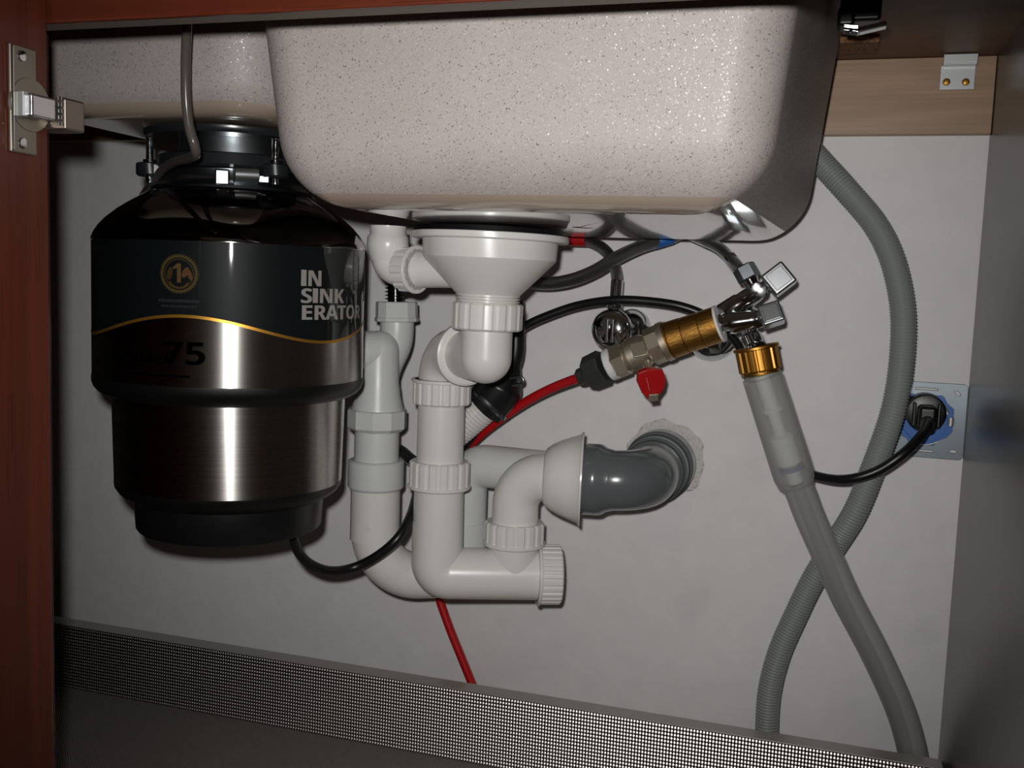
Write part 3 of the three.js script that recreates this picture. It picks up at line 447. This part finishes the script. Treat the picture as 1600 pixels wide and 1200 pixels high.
// grey wall elbow
{
  const D = 0.888, k = mpp(960, 748, D), a = at(896, 747, D), b = at(1004, 753, D), wv = V(b.x, b.y, 0.0), t = thing('drain_elbow', 'glossy grey plastic drain elbow entering the wall', 'drain elbow', b.clone().addScaledVector(DN, 48 * k));
  part('elbow', [sweep(fillet([a, b, V(b.x, b.y, 0.005)], 0.030, 18), 47 * k, { radial: 56 })], greyPlastic, t);
  const gd = dirOf(a, b);
  part('socket_sleeve', revolve([[0, 40], [0, 54.5], [2, 56], [40, 56], [46, 55], [54, 50], [64, 47.5], [64, 44]].map(([s, r]) => [s * k, r * k]), a, gd, { seg: 72, crease: 0.7 }), greyPlastic, t);
  for (const [z, r, m, l] of [[0.070, 52, greyRubber, 0.006], [0.060, 55, greyPlastic, 0.008], [0.047, 57, greyRubber, 0.008], [0.022, 59, greyPlastic, 0.020]]) part('sealing_ring', revolve([[0, 40 * k], [0, (r - 2) * k], [0.001, r * k], [l - 0.001, r * k], [l, (r - 2) * k], [l, 40 * k]], V(b.x, b.y, z), V(0, 0, 1), { seg: 72 }), m, t);
  const wb = scene.getObjectByName('wall_back');
  part('mortar_collar', revolve([[0, 0], [0, 70 * k], [0.0012, 66 * k], [0.0022, 60 * k], [0.002, 52 * k], [0.002, 0]], V(b.x, b.y, 0.0), V(0, 0, 1), { seg: 96, crease: 0.9, mod: (q, S, R) => R * (1 + 0.035 * Math.sin(q * 31.4) + 0.025 * Math.sin(q * 69.1 + 1) + 0.008 * Math.sin(q * 163.4)) }), mortarMat, wb);
}
// left waste pipe with bottom bend, and the rear pipe to the outlet
{
  const D = 0.885, P0 = at(590, 640, D), k = mpp(590, 640, D), Y = py => atXZ(590, py, P0);
  const t = thing('disposer_waste_pipe', 'white waste pipe beside the disposer with faceted nuts, curving below the front trap', 'waste pipe', V(P0.x, Y(935).y, P0.z));
  const dome = Y(548), lf = at(520, 549, D - 0.03);
  part('tee_head', [sweep([dome, Y(662)], (S) => (S < 0.031 ? 31.5 : S < 0.052 ? 34 : 38) * k, { radial: 48 }), sphere(dome, 31.5 * k, 40, 28), sweep([lf, dome], 31 * k, { radial: 40 })].slice(1).concat([revolve([[0, 20], [0, 31.5], [50, 32.5], [55, 33.5], [72, 36], [88, 40], [94, 41], [94, 30]].map(([s, r]) => [s * k, r * k]), dome, DN, { seg: 56, crease: 0.5 })]), pvcCool, t);
  part('coupling_nut', [revolve([[0, 30 * k], [0, 44 * k], [1.5 * k, 46.5 * k], [28 * k, 46.5 * k], [33 * k, 41 * k], [33 * k, 30 * k]], Y(639), DN, { seg: 10, crease: 0.25, phase: 0.35 })], pvcCool, t);
  part('pipe', sweep([Y(660), Y(740)], 35 * k, { radial: 48 }), pvcCool, t);
  part('socket_collar', [revolve([[0, 33 * k], [0, 41 * k], [2 * k, 44 * k], [42 * k, 44 * k], [46 * k, 41 * k], [46 * k, 33 * k]], Y(718), DN, { seg: 56 })], pvcCool, t);
  const c0 = Y(902), c1 = at(716, 905, D + 0.035), c1b = V(c1.x, c0.y, c1.z);
  const rear = at(727, 800, D + 0.045), e = V(rear.x, at(727, 730, CZ - rear.z).y, rear.z), cu = V(rear.x, c0.y, rear.z);
  part('lower_bend', [sweep([Y(755), Y(842)], 39 * k, { radial: 48 }), sweep(fillet([Y(830), c0, cu, V(rear.x, at(727, 850, CZ - rear.z).y, rear.z)], [0.046, 0.03], 18), 36.5 * k, { radial: 48 }), revolve([[0, 0], [0, 5 * k], [1 * k, 5.5 * k], [1.2 * k, 4 * k], [0.6 * k, 0]], Y(817).add(V(0.004, 0, 38.6 * k)), V(0, 0, 1), { seg: 24 })], pvc, t);
  const r2 = thing('rear_waste_pipe', 'white waste pipe rising behind the trap and running right behind the white elbow', 'waste pipe', V(rear.x, at(727, 855, CZ - rear.z).y, rear.z));
  const rk = mpp(727, 760, CZ - rear.z), end = at(872, 731, D + 0.04);
  part('socket', revolve([[0, 30 * rk], [0, 35.5 * rk], [48 * rk, 35.5 * rk], [48 * rk, 30 * rk]], V(rear.x, at(727, 813, CZ - rear.z).y, rear.z), DN, { seg: 48 }), pvcCool, r2);
  part('pipe', sweep(fillet([V(rear.x, at(727, 850, CZ - rear.z).y, rear.z), V(rear.x, at(727, 725, CZ - rear.z).y, rear.z), V(end.x, at(727, 725, CZ - rear.z).y, end.z)], 0.022, 14), 33 * rk, { radial: 44 }), pvcCool, r2);
  // branch with the black ribbed plug
  const D2 = D + 0.02, b0 = at(620, 474, D2), b1 = at(620, 520, D2), b2 = at(606, 566, D2 - 0.005), b3 = at(596, 600, D), bk = mpp(620, 490, D2);
  const bu = dirOf(b1, b0);
  part('side_branch', sweep(spline([b0, b1, at(618, 535, D2), b2, b3], 0.004), S => (S < 0.045 ? 26.5 : Math.max(24, 26.5 - (S - 0.045) * 100)) * bk, { radial: 40 }), pvcCool, t);
  part('coupling_nut', [revolve([[0, 20 * bk], [0, 31 * bk], [1.5 * bk, 32.5 * bk], [24 * bk, 33 * bk], [25 * bk, 34.5 * bk], [30 * bk, 34.5 * bk], [31 * bk, 33 * bk], [31 * bk, 20 * bk]], at(620, 471.5, D2), bu.clone().negate(), { seg: 12, crease: 0.25, phase: 0.1 })], pvcCool, t);
  const plugBlack = phy({ color: 0x060606, roughness: 0.18 });
  const pl = thing('ribbed_plug', 'black ribbed hose spigot standing in the white nut below the overflow elbow', 'hose spigot', at(618, 472, D2));
  const prf = [[0, 8]]; for (let i = 0; i < 6; i++) prf.push([i * 5.5, 12], [i * 5.5 + 1.2, 16.5], [i * 5.5 + 2.4, 16.5], [i * 5.5 + 2.8, 12]); prf.push([36, 12], [40, 12], [40, 0]);
  part('spigot', revolve(prf.map(([s, r]) => [s * bk, r * bk]), at(618, 474, D2), bu, { seg: 40 }), plugBlack, pl);
}
// black rubber connector and white corrugated hose behind the trap
{
  const D = 0.935, t = thing('rubber_connector', 'black rubber hose connector with a metal clamp behind the trap bend', 'hose connector', at(770, 620, D)), k = mpp(770, 600, D);
  part('rubber_body', sweep(spline([at(806, 470, D), at(806, 520, D), at(803, 558, D), at(786, 596, D), at(772, 618, D), at(757, 633, D)], 0.003), (S, L) => (S < L * 0.55 ? 13 + 4 * S / L : 15 + 21 * Math.min(1, (S / L - 0.55) / 0.2)) * k, { radial: 36 }), blackRubber, t);
  const ca = at(765, 627, D), cdn = dirOf(at(778, 610, D), at(752, 640, D)); cdn.z += 0.25; cdn.normalize();
  part('hose_clamp', revolve([[0, 30], [0, 37], [4, 38], [7, 37], [7, 30]].map(([s, r]) => [s * k, r * k]), ca, cdn, { seg: 48 }), darkSteel, t, 'steel clamp band');
  part('clamp_ear', (() => { const a = at(790, 598, D - 0.012), b = at(818, 594, D - 0.012), X = dirOf(a, b); const e = sweep(fillet([a.clone().addScaledVector(UP, -6 * k), b.clone().addScaledVector(UP, -6 * k), b.clone().addScaledVector(UP, 6 * k), a.clone().addScaledVector(UP, 6 * k)], 5.9 * k, 6), 2.4 * k, { radial: 12 }); return [e, revolve([[0, 0], [0, 4 * k], [2 * k, 4 * k], [2 * k, 0]], at(812, 594.5, D - 0.013), V(0, 0, 1), { seg: 16 })]; })(), darkSteel, t);
  const h = thing('corrugated_stub', 'short white corrugated hose stuck into the black rubber connector', 'hose', at(735, 665, D));
  const a = at(758, 632, D - 0.001), b = at(700, 682, D), n = 90, pts = []; for (let i = 0; i <= n; i++) pts.push(lerp(a, b, i / n));
  part('corrugated_hose', sweep(pts, S => (26.5 + 1.8 * Math.sin(S / (6.2 * k) * 6.283)) * k, { radial: 40 }), pvc, h);
}

// ------------------------------------------------------------------ hoses and cords
function hoseR(px, w, D, py = 600) { return w / 2 * mpp(px, py, D); }
{ // grey corrugated drain hose
  const D = 0.965, t = thing('drain_hose', 'long grey corrugated hose sweeping down the wall at the right', 'hose', at(1198, 1150, D));
  const pts = [[1240, 205, 0.975], [1282, 252, 0.972], [1322, 296], [1367, 350], [1393, 402], [1410, 480], [1409, 560], [1396, 640], [1364, 732], [1336, 800], [1304, 852, 0.972], [1271, 905, 0.975], [1243, 962, 0.975], [1217, 1022, 0.975], [1202, 1082, 0.975], [1198, 1145, 0.975], [1198, 1200, 0.975]].map(([x, y, d]) => at(x, y, d || D));
  const r = hoseR(1400, 37.5, D), pit = 5.1 * mpp(1400, 500, D);
  part('corrugated_hose', sweep(spline(pts, pit / 6), S => r * (1 + 0.045 * Math.sin(S / pit * 6.283)), { radial: 28 }), greyHoseMat, t);
}
{ // frosted inlet hose
  const Dt = 0.90, t = thing('inlet_hose', 'milky translucent safety hose hanging from the brass nut at the right', 'hose', at(1424, 1175, 0.945));
  const a = at(1189, 583, Dt), b = at(1243, 752, 0.915), d = dirOf(a, b), k = mpp(1215, 660, Dt), L = a.distanceTo(b);
  part('sleeve', revolve([[0, 20], [0, 24.5], [4, 25], [6, 31], [L / k - 12, 32.5], [L / k, 30], [L / k + 8, 25], [L / k + 9, 21]].map(([s, r]) => [s * k, r * k]), a, d, { seg: 48, crease: 0.6 }), frosted, t, 'thick frosted sleeve');
  const inner = part('sleeve_core', [revolve([[0, 0], [0, 12], [55, 12], [55, 16], [62, 16], [62, 10], [100, 10], [104, 19], [150, 19], [156, 12], [L / k, 12], [L / k, 0]].map(([s, r]) => [(s + 2) * k, r * k]), a, d, { seg: 32 })], std({ color: 0xe4e6e2, roughness: 0.5 }), t);
  part('blue_ring', revolve([[158, 9], [158, 20], [163, 20], [163, 9]].map(([s, r]) => [s * k, r * k]), a, d, { seg: 32 }), std({ color: 0x32428a, roughness: 0.5 }), t, 'blue ring showing through the sleeve');
  const pts = [[1243, 752, 0.915], [1251, 770, 0.917], [1262, 800, 0.92], [1302, 890, 0.93], [1321, 932, 0.935], [1367, 1020, 0.946], [1407, 1110, 0.961], [1424, 1168, 0.969], [1432, 1215, 0.972]].map(([x, y, d_]) => at(x, y, d_));
  part('tube', sweep(spline(pts, 0.008), hoseR(1330, 46.5, 0.935, 900), { radial: 32, caps: false }), frostedTube, t, 'frosted tube');
  const ip = [[1243, 752, 0.915], [1257, 790, 0.9175], [1297, 890, 0.927], [1315, 935, 0.931], [1357, 1018, 0.941], [1397, 1108, 0.957], [1414, 1168, 0.965], [1422, 1212, 0.969]].map(([x, y, d_]) => at(x, y, d_)), pit = 0.0032;
  part('inner_tube', sweep(spline(ip, pit / 5), S => hoseR(1330, 19, 0.94, 900) * (1 + 0.16 * Math.sin(S / pit * 6.283)), { radial: 18 }), innerDark, t, 'dark ribbed inner tube');
  const n0 = at(1181, 541, Dt), n1 = at(1189, 583, Dt), nd = dirOf(n0, n1);
  part('brass_nut', [...nut(n0, nd, 40 * k, 33 * k, 16, { rin: 10 * k, depth: 0.0012, lip: -1 }), revolve([[30, 10], [30, 30], [44, 29], [44, 10]].map(([s, r]) => [s * k, r * k]), n0, nd, { seg: 40 })], brass, t, 'ribbed brass nut');
}
const cordPts = [[457, 838, 0.75], [466, 862, 0.765], [483, 880, 0.78], [515, 892, 0.80], [552, 887, 0.82], [590, 868, 0.825], [622, 840, 0.83], [641, 806, 0.85], [652, 770, 0.88], [668, 730, 0.93], [700, 670, 0.95], [740, 600, 0.955], [782, 540, 0.955], [822, 509, 0.95], [862, 491, 0.95], [905, 477, 0.95], [960, 469, 0.945], [1015, 471, 0.945], [1065, 479, 0.945], [1105, 495, 0.948], [1140, 522, 0.955], [1172, 570, 0.965], [1200, 640, 0.965], [1226, 702, 0.96], [1256, 735, 0.955], [1290, 747, 0.945], [1330, 748, 0.93], [1372, 735, 0.928], [1412, 708, 0.93], [1438, 682, 0.945], [1449, 664, 0.962]];
{
  const t = thing('power_cord', 'black power cord running from the disposer behind the pipes and valves to the wall socket', 'cord', at(515, 895, 0.80));
  part('cord', sweep(spline(cordPts.map(p => at(...p)), 0.004), 0.0043, { radial: 18 }), blackRubber, t);
  const k = mpp(1448, 648, 0.985), c = at(1447, 646, 0.992), z = V(0, 0, 1);
  const plug = [revolve([[0, 0], [0, 0.0165], [0.001, 0.0178], [0.016, 0.0178], [0.019, 0.016], [0.020, 0.012], [0.020, 0]], V(c.x, c.y, 0.006), z, { seg: 48 }), obox(V(c.x, c.y - 0.002, 0.034), V(1, 0, 0), UP, z, 0.016, 0.021, 0.022, 0.004), obox(V(c.x - 0.0105, c.y - 0.001, 0.029), V(1, 0, 0), UP, z, 0.003, 0.022, 0.010, 0.0012), obox(V(c.x + 0.0105, c.y - 0.001, 0.029), V(1, 0, 0), UP, z, 0.003, 0.022, 0.010, 0.0012)];
  part('plug', plug, blackPlastic, t, 'round black mains plug');
  const e = at(...cordPts[cordPts.length - 1]); part('cord_guard', sweep([V(c.x, c.y - 0.006, 0.042), lerp(V(c.x, c.y - 0.006, 0.042), e, 0.6), e.clone().addScaledVector(UP, -0.004)], 0.0062, { radial: 18 }), blackRubber, t);
}
{ // wall socket without cover
  const x1 = 0.1300, x0 = x1 - 0.071, yc = CY - 0.1155, xc = (x0 + x1) / 2, t = thing('wall_socket', 'uncovered wall socket with a grey metal mounting plate and blue insert at the right', 'socket', V(xc, yc, 0.0));
  const s = new THREE.Shape(), h = 0.0355, r = 0.004; s.moveTo(-h + r, -h); s.lineTo(h - r, -h); s.absarc(h - r, -h + r, r, -Math.PI / 2, 0); s.lineTo(h, h - r); s.absarc(h - r, h - r, r, 0, Math.PI / 2); s.lineTo(-h + r, h); s.absarc(-h + r, h - r, r, Math.PI / 2, Math.PI); s.lineTo(-h, -h + r); s.absarc(-h + r, -h + r, r, Math.PI, 1.5 * Math.PI);
  const ho = new THREE.Path(); [[-0.012, -0.024], [0.010, -0.024], [0.013, -0.019], [0.020, -0.016], [0.025, -0.010], [0.025, 0.012], [0.019, 0.017], [0.015, 0.024], [-0.015, 0.024], [-0.019, 0.017], [-0.025, 0.012], [-0.025, -0.010], [-0.020, -0.016], [-0.014, -0.019]].forEach(([x, y], i) => i ? ho.lineTo(x, y) : ho.moveTo(x, y)); s.holes.push(ho);
  for (const [x, y] of [[0.027, 0.027], [-0.027, 0.027], [0.027, -0.028], [-0.027, -0.028]]) { const p = new THREE.Path(); p.absellipse(x, y, 0.0035, 0.0018, 0, 6.2832, true, y > 0 ? -0.8 : 0); s.holes.push(p); }
  for (const y of [0.0295, -0.0295]) { const p = new THREE.Path(); p.moveTo(-0.010, y - 0.0012); p.lineTo(0.010, y - 0.0012); p.lineTo(0.010, y + 0.0012); p.lineTo(-0.010, y + 0.0012); s.holes.push(p); }
  const g = new THREE.ExtrudeGeometry(s, { depth: 0.0012, bevelEnabled: true, bevelSize: 0.0004, bevelThickness: 0.0004, bevelSegments: 2, curveSegments: 10 }); g.translate(xc, yc, 0.0006);
  part('mounting_plate', g, zinc, t, 'grey zinc plate');
  part('insert', revolve([[0, 0], [0, 0.0275], [0.0015, 0.0275], [0.0015, 0.021], [0.004, 0.0205], [0.004, 0]], V(xc, yc, 0.0002), V(0, 0, 1), { seg: 12, crease: 0.2 }), bluePlastic, t, 'blue insert');
  const arc = (a0, a1, rr, z, w, hgt) => { const pts = []; for (let i = 0; i <= 14; i++) { const a = a0 + (a1 - a0) * i / 14; pts.push(V(xc + Math.cos(a) * rr, yc + Math.sin(a) * rr, z)); } return sweep(pts, w, { radial: 8 }); };
  part('contact_ring', [arc(0.35, 2.8, 0.0205, 0.0055, 0.0021), arc(-0.15, 0.2, 0.0225, 0.006, 0.0028), arc(2.94, 3.3, 0.0225, 0.006, 0.0028), arc(-2.1, -1.0, 0.0235, 0.003, 0.0007)], zincPale, t, 'bright contact springs');
}
// red tube with its black compression fitting
{
  const t = thing('red_tube', 'thin red plastic tube from the black fitting, behind the pipes and down to the tray', 'tube', at(740, 1075, 0.975));
  const pts = [[918, 586, 0.915], [905, 590, 0.918], [868, 604, 0.93], [830, 623, 0.94], [790, 649, 0.95], [742, 688, 0.96], [705, 735, 0.97], [680, 800, 0.975], [674, 860, 0.978], [682, 920, 0.98], [700, 975, 0.98], [722, 1030, 0.98], [742, 1080, 0.98], [756, 1120, 0.98]].map(p => at(...p));
  part('tube', sweep(spline(pts, 0.006), S => 0.0046, { radial: 20 }), redTube, t);
  const a = at(905, 590, 0.916), b = at(958, 566, 0.908), d = dirOf(a, b), k = mpp(930, 580, 0.91);
  part('compression_nut', [revolve([[0, 6], [0, 13], [3, 14], [12, 14], [13, 11], [18, 11], [18, 25], [20, 27], [46, 28], [48, 26], [48, 8]].map(([s, r]) => [s * k, r * k]), a, d, { seg: 8, crease: 0.3, phase: 0.2 })], std({ color: 0x2f3130, roughness: 0.5 }), t, 'black hexagonal fitting');
}
// ball valve
{
  const a = at(953, 570, 0.908), b = at(1045, 531, 0.905), d = dirOf(a, b), k = mpp(1000, 550, 0.906), L = a.distanceTo(b) / k, t = thing('ball_valve', 'nickel ball valve with a small red handle between the black fitting and the brass coupling', 'valve', at(1018, 622, 0.90));
  const R = (l, o) => revolve(l.map(([s, r]) => [s * k, r * k]), a, d, { seg: 40, crease: 0.4, ...o });
  part('body', [R([[8, 10], [8, 27], [10, 28], [26, 28], [28, 26], [28, 10]], { seg: 6, crease: 0.2, phase: 0.35 }), R([[26, 10], [26, 22], [32, 23], [36, 27], [60, 27], [66, 23], [70, 22], [70, 10]]), R([[70, 10], [70, 29], [72, 30], [92, 30], [94, 28], [94, 10]], { seg: 8, crease: 0.2, phase: 0.1 }), R([[92, 10], [92, 31.5], [L - 1, 31.5], [L - 1, 10]])], nickel, t);
  part('sealing_tape', R([[-4, 10], [-4, 24], [-2, 26], [8, 26.5], [9, 24], [9, 10]]), whiteTape, t, 'white thread tape');
  part('body_badge', (() => { const c = at(998, 546, 0.9065 - 27 * k), Z = dirOf(c, camera.position).addScaledVector(UP, 0.5).normalize(); let X = d.clone().addScaledVector(Z, -Z.dot(d)).normalize(); return obox(c, X, Z.clone().cross(X), Z, 22 * k, 24 * k, 3 * k, 0.0006); })(), nickel, t);
  part('valve_stem', revolve([[0, 0], [0, 7], [14, 7], [16, 10], [22, 10], [24, 6], [24, 0]].map(([s, r]) => [s * k, r * k]), at(1010, 566, 0.895), dirOf(at(1010, 566, 0.895), at(1014, 588, 0.885)), { seg: 24 }), nickel, t);
  const s = new THREE.Shape(); [[-20, 18], [-21, 4], [-14, -14], [-4, -25], [6, -24], [17, -10], [20, 4], [16, 18], [4, 22], [-8, 22]].forEach(([x, y], i) => i ? s.lineTo(x * k, y * k) : s.moveTo(x * k, y * k));
  const g = new THREE.ExtrudeGeometry(s, { depth: 0.004, bevelEnabled: true, bevelSize: 0.0008, bevelThickness: 0.0012, bevelSegments: 3 }); const c = at(1017, 596, 0.878), Z = dirOf(c, camera.position).addScaledVector(UP, -0.42).add(V(0.25, 0, 0)).normalize(), X = V(1, 0, 0).addScaledVector(Z, -Z.x).normalize();
  g.applyMatrix4(new THREE.Matrix4().makeBasis(X, Z.clone().cross(X), Z)); g.translate(c.x, c.y, c.z); 
  const ridge = sweep([at(1010, 590, 0.8695), at(1015, 610, 0.8695)], 0.0011, { radial: 10 });
  part('handle', [g, ridge], redPaint, t, 'red wing handle');
  part('handle_tip', obox(at(1021, 621, 0.874), X, Z.clone().cross(X), Z, 14 * k, 12 * k, 0.003, 0.0008), nickel, t);
}
// brass coupling
{
  const a = at(1036, 535, 0.9055), b = at(1127, 505, 0.902), d = dirOf(a, b), k = mpp(1080, 520, 0.904), L = a.distanceTo(b) / k, t = thing('brass_coupling', 'worn brass pipe coupling with turned grooves between the two valves', 'coupling', a.clone());
  part('coupling_body', revolve([[0, 12], [0, 30], [12, 30.5], [13, 28], [14.5, 28], [15, 29.5], [36, 29], [37, 27], [38.5, 27], [39, 28.5], [64, 28.5], [65, 26.8], [66.5, 26.8], [67, 28.5], [L - 5, 28.5], [L - 5, 12]].map(([s, r]) => [s * k, r * k]), a, d, { seg: 56 }), brassWorn, t);
  part('sealing_ring', revolve([[L - 5, 12], [L - 5, 29.5], [L - 1, 29.5], [L - 1, 12]].map(([s, r]) => [s * k, r * k]), a, d, { seg: 56 }), whiteTape, t, 'pale end ring');
}
// double angle valve at the right
function cubeKnob(px, py, D, sp, depth, roll, up) {
  const c = at(px, py, D), k = mpp(px, py, D) * sp, Z0 = dirOf(c, camera.position), cr = V(1, 0, 0).applyQuaternion(camera.quaternion), cu = V(0, 1, 0).applyQuaternion(camera.quaternion);
  const Z = Z0.clone().multiplyScalar(Math.cos(up)).addScaledVector(cu, Math.sin(up)).normalize(); const a = roll * Math.PI / 180;
  let X = cr.clone().multiplyScalar(Math.cos(a)).addScaledVector(cu, Math.sin(a)); X.addScaledVector(Z, -X.dot(Z)).normalize(); const Y = Z.clone().cross(X);
  return [obox(c.clone().addScaledVector(Z, -depth / 2), X, Y, Z, k, k, depth, k * 0.09), obox(c.clone().addScaledVector(Z, 0.0002), X, Y, Z, k * 0.72, k * 0.72, 0.0012, 0.0005)];
}
{
  const D = 0.905, k = mpp(1170, 480, D), t = thing('double_angle_valve', 'chrome double angle valve with two square knobs on the wall at the right', 'valve', at(1112, 524, 1.0));
  const w = at(1112, 523, CZ - 0.0), W0 = V(w.x, w.y, 0);
  part('rosette', revolve([[0, 0.0265], [0.002, 0.0265], [0.007, 0.024], [0.013, 0.017], [0.016, 0.012], [0.016, 0]], W0, V(0, 0, 1), { seg: 56, crease: 0.8 }), chrome, t, 'round chrome wall rosette');
  const j = at(1150, 488, 0.935), R = (a, b, l, o) => revolve(l.map(([s, r]) => [s * k, r * k]), a, dirOf(a, b), { seg: 36, crease: 0.6, ...o });
  const u0 = at(1128, 492, 0.915), u1 = at(1197, 448, D), l0 = at(1126, 507, D - 0.002), l1 = at(1196, 497, D - 0.004);
  part('body', [sweep([V(W0.x, W0.y, 0.012), j], 0.010, { radial: 28 }), sphere(j, 0.0125),
    R(u0, u1, [[0, 0], [0, 15], [3, 18], [34, 17], [38, 15], [50, 15.5], [66, 14], [80, 10], [80, 0]]), R(l0, l1, [[0, 0], [0, 17], [4, 17], [5, 12], [13, 12], [14, 17], [22, 18], [30, 16], [48, 16.5], [62, 14], [70, 9], [70, 0]]), sphere(at(1163, 496, D + 0.012), 0.013)], chrome, t);
  part('oval_boss', [R(at(1164, 503, D - 15 * k / 1), at(1164, 503, D - 0.02), [[0, 0], [0, 16], [2, 14], [3, 0]], { seg: 32, mod: (u_, s, r) => r * (0.62 + 0.38 * Math.abs(Math.sin(u_ * 6.283 + 0.2))) })], chrome, t);
  part('oval_boss', [R(at(1186, 453, D - 13 * k), at(1186, 453, D - 0.02), [[0, 0], [0, 14], [2, 12], [3, 0]], { seg: 32, mod: (u_, s, r) => r * (0.62 + 0.38 * Math.abs(Math.sin(u_ * 6.283 + 0.6))) })], chrome, t);
  const s0 = at(1182, 456, D), s1 = at(1159, 414, D + 0.004); part('upper_outlet', [R(s0, s1, [[0, 0], [0, 12], [14, 11], [20, 12.5], [22, 12.5], [22, 0]])], chrome, t);
  part('compression_nut', [R(at(1172, 437, D + 0.002), at(1158, 411, D + 0.004), [[0, 8], [0, 16], [2, 18], [22, 18], [24, 16], [24, 8]], { seg: 6, crease: 0.2, phase: 0.3 })], darkSteel, t, 'dark hexagonal nut');
  part('lower_outlet', [R(at(1166, 506, D), at(1181, 545, 0.90), [[0, 0], [0, 14], [16, 13], [20, 16], [34, 16], [38, 19], [42, 19], [42, 0]])], chrome, t);
  part('knob', [...cubeKnob(1217, 434, 0.885, 40, 0.016, 36, 0.18), sweep([at(1190, 449, D), at(1214, 436, 0.892)], 8 * k, { radial: 20 })], chromeSatin, t, 'square chrome knob');
  part('knob', [...cubeKnob(1205, 488, 0.880, 34, 0.017, 15, 0.27), sweep([at(1180, 498, D - 0.002), at(1203, 490, 0.888)], 9 * k, { radial: 20 })], chromeSatin, t, 'square chrome knob');
}
{ // single angle valve at the left
  const w = at(988, 512, CZ), W0 = V(w.x, w.y, 0), k = mpp(960, 515, 0.94), t = thing('angle_valve', 'chrome angle valve with a round knob, behind the black cord and above the ball valve', 'valve', W0.clone());
  part('rosette', revolve([[0, 0.0195], [0.002, 0.0195], [0.008, 0.018], [0.014, 0.013], [0.018, 0.008], [0.018, 0]], W0, V(0, 0, 1), { seg: 48, crease: 0.8 }), chrome, t, 'chrome wall rosette');
  const c = at(959, 515, 0.955), e = at(961, 462, 0.955);
  part('body', [sweep([V(W0.x, W0.y, 0.010), c], 0.0085, { radial: 28 }), revolve([[0, 0], [0, 11], [30, 10.5], [34, 12.5], [44, 12.5], [44, 0]].map(([s, r]) => [s * k, r * k]), c, dirOf(c, e), { seg: 28 })], chrome, t);
  const kn = at(958.5, 515, 0.952), dz = V(-0.05, -0.02, 1).normalize();
  part('knob', [revolve([[0, 0], [0, 26], [3, 32], [9, 33.5], [15, 31], [21, 23], [24, 12], [24.5, 0]].map(([s, r]) => [s * k, r * k]), kn, dz, { seg: 48, crease: 0.8 })], chrome, t, 'round chrome knob');
  const f = kn.clone().addScaledVector(dz, 21 * k);
  part('knob_ridge', [sweep([f.clone().add(V(-4.2 * k, 17 * k, 0)), f.clone().add(V(-4.2 * k, -19 * k, 0))], 4 * k, { radial: 16 }), sweep([f.clone().add(V(4.4 * k, 17 * k, 0)), f.clone().add(V(4.4 * k, -19 * k, 0))], 4 * k, { radial: 16 })], chrome, t);
}
// braided hoses
function braidHose(label, pts, w, o = {}) {
  const q = pts.map(p => at(...p)), t = thing('braided_hose', label, 'hose', q[0].clone()), m = pts[Math.floor(pts.length / 2)];
  const r = hoseR(m[0], w, m[2], m[1]); part('braided_sleeve', sweep(spline(q, 0.003), r, { radial: 24 }), o.mat || braid, t);
  for (const [n, c, p0, p1, f] of o.bands || []) { const a = at(...p0), b = at(...p1); part(n, sweep([a, lerp(a, b, 0.5), b], r * f, { radial: 24 }), c, t, o.bl); }
  return t;
}
braidHose('thick braided steel hose with a blue end curving up right from behind the funnel', [[790, 425, 0.945], [825, 440, 0.945], [858, 443, 0.945], [895, 437, 0.945], [930, 423, 0.95], [965, 402, 0.955], [1000, 386, 0.965], [1028, 377, 0.972], [1060, 366, 0.978], [1100, 330, 0.98], [1120, 260, 0.98]], 21, { bl: 'blue end', bands: [['end_sleeve', bluePlastic, [1022, 379, 0.9715], [1050, 370.5, 0.976], 1.06]] });
braidHose('braided hose with a red end bending down to the round-knob chrome valve', [[870, 374, 0.975], [900, 375, 0.972], [922, 377, 0.97], [942, 388, 0.968], [955, 403, 0.966], [962, 422, 0.963], [964, 442, 0.958], [962, 466, 0.955]], 18, { bl: 'red end', bands: [['end_sleeve', redPaint, [882, 375, 0.9735], [916, 376, 0.9705], 1.05], ['ferrule', chrome, [964.5, 438, 0.958], [962.5, 466, 0.955], 1.08]] });
braidHose('short braided steel hose dropping from the sink to the chrome double valve', [[1050, 330, 0.975], [1070, 360, 0.968], [1100, 376, 0.955], [1120, 385, 0.94], [1136, 398, 0.925], [1148, 412, 0.915], [1160, 428, 0.909]], 18, { bl: 'ferrule', bands: [['ferrule', chrome, [1140, 402, 0.921], [1160, 428, 0.909], 1.08]] });
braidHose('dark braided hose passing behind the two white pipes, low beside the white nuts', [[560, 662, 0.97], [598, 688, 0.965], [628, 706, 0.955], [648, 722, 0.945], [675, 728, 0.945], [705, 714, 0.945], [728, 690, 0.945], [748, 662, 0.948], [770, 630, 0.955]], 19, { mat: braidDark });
{ // clear tube over the small bowl
  const t = thing('clear_tube', 'clear plastic tube hanging in front of the small bowl and turning behind the disposer mount', 'tube', at(304, 245, 0.60));
  const pts = [[291, -40, 0.55], [292, 40, 0.575], [290, 100, 0.585], [291, 160, 0.59], [296, 200, 0.592], [304, 228, 0.594], [306, 240, 0.60], [296, 247, 0.615], [276, 252, 0.64], [256, 263, 0.67], [238, 285, 0.70], [222, 308, 0.74], [210, 330, 0.80]].map(p => at(...p));
  pts[0].y = Math.min(pts[0].y, TOP - 0.006);
  part('tube', sweep(spline(pts, 0.003), hoseR(291, 15.5, 0.58, 120), { radial: 20, caps: false }), clearMat, t);
  part('tube_bore', sweep(spline(pts, 0.003), hoseR(291, 8, 0.58, 120), { radial: 14 }), std({ color: 0x57504b, roughness: 0.4 }), t);
}

renderer.render(scene, camera);
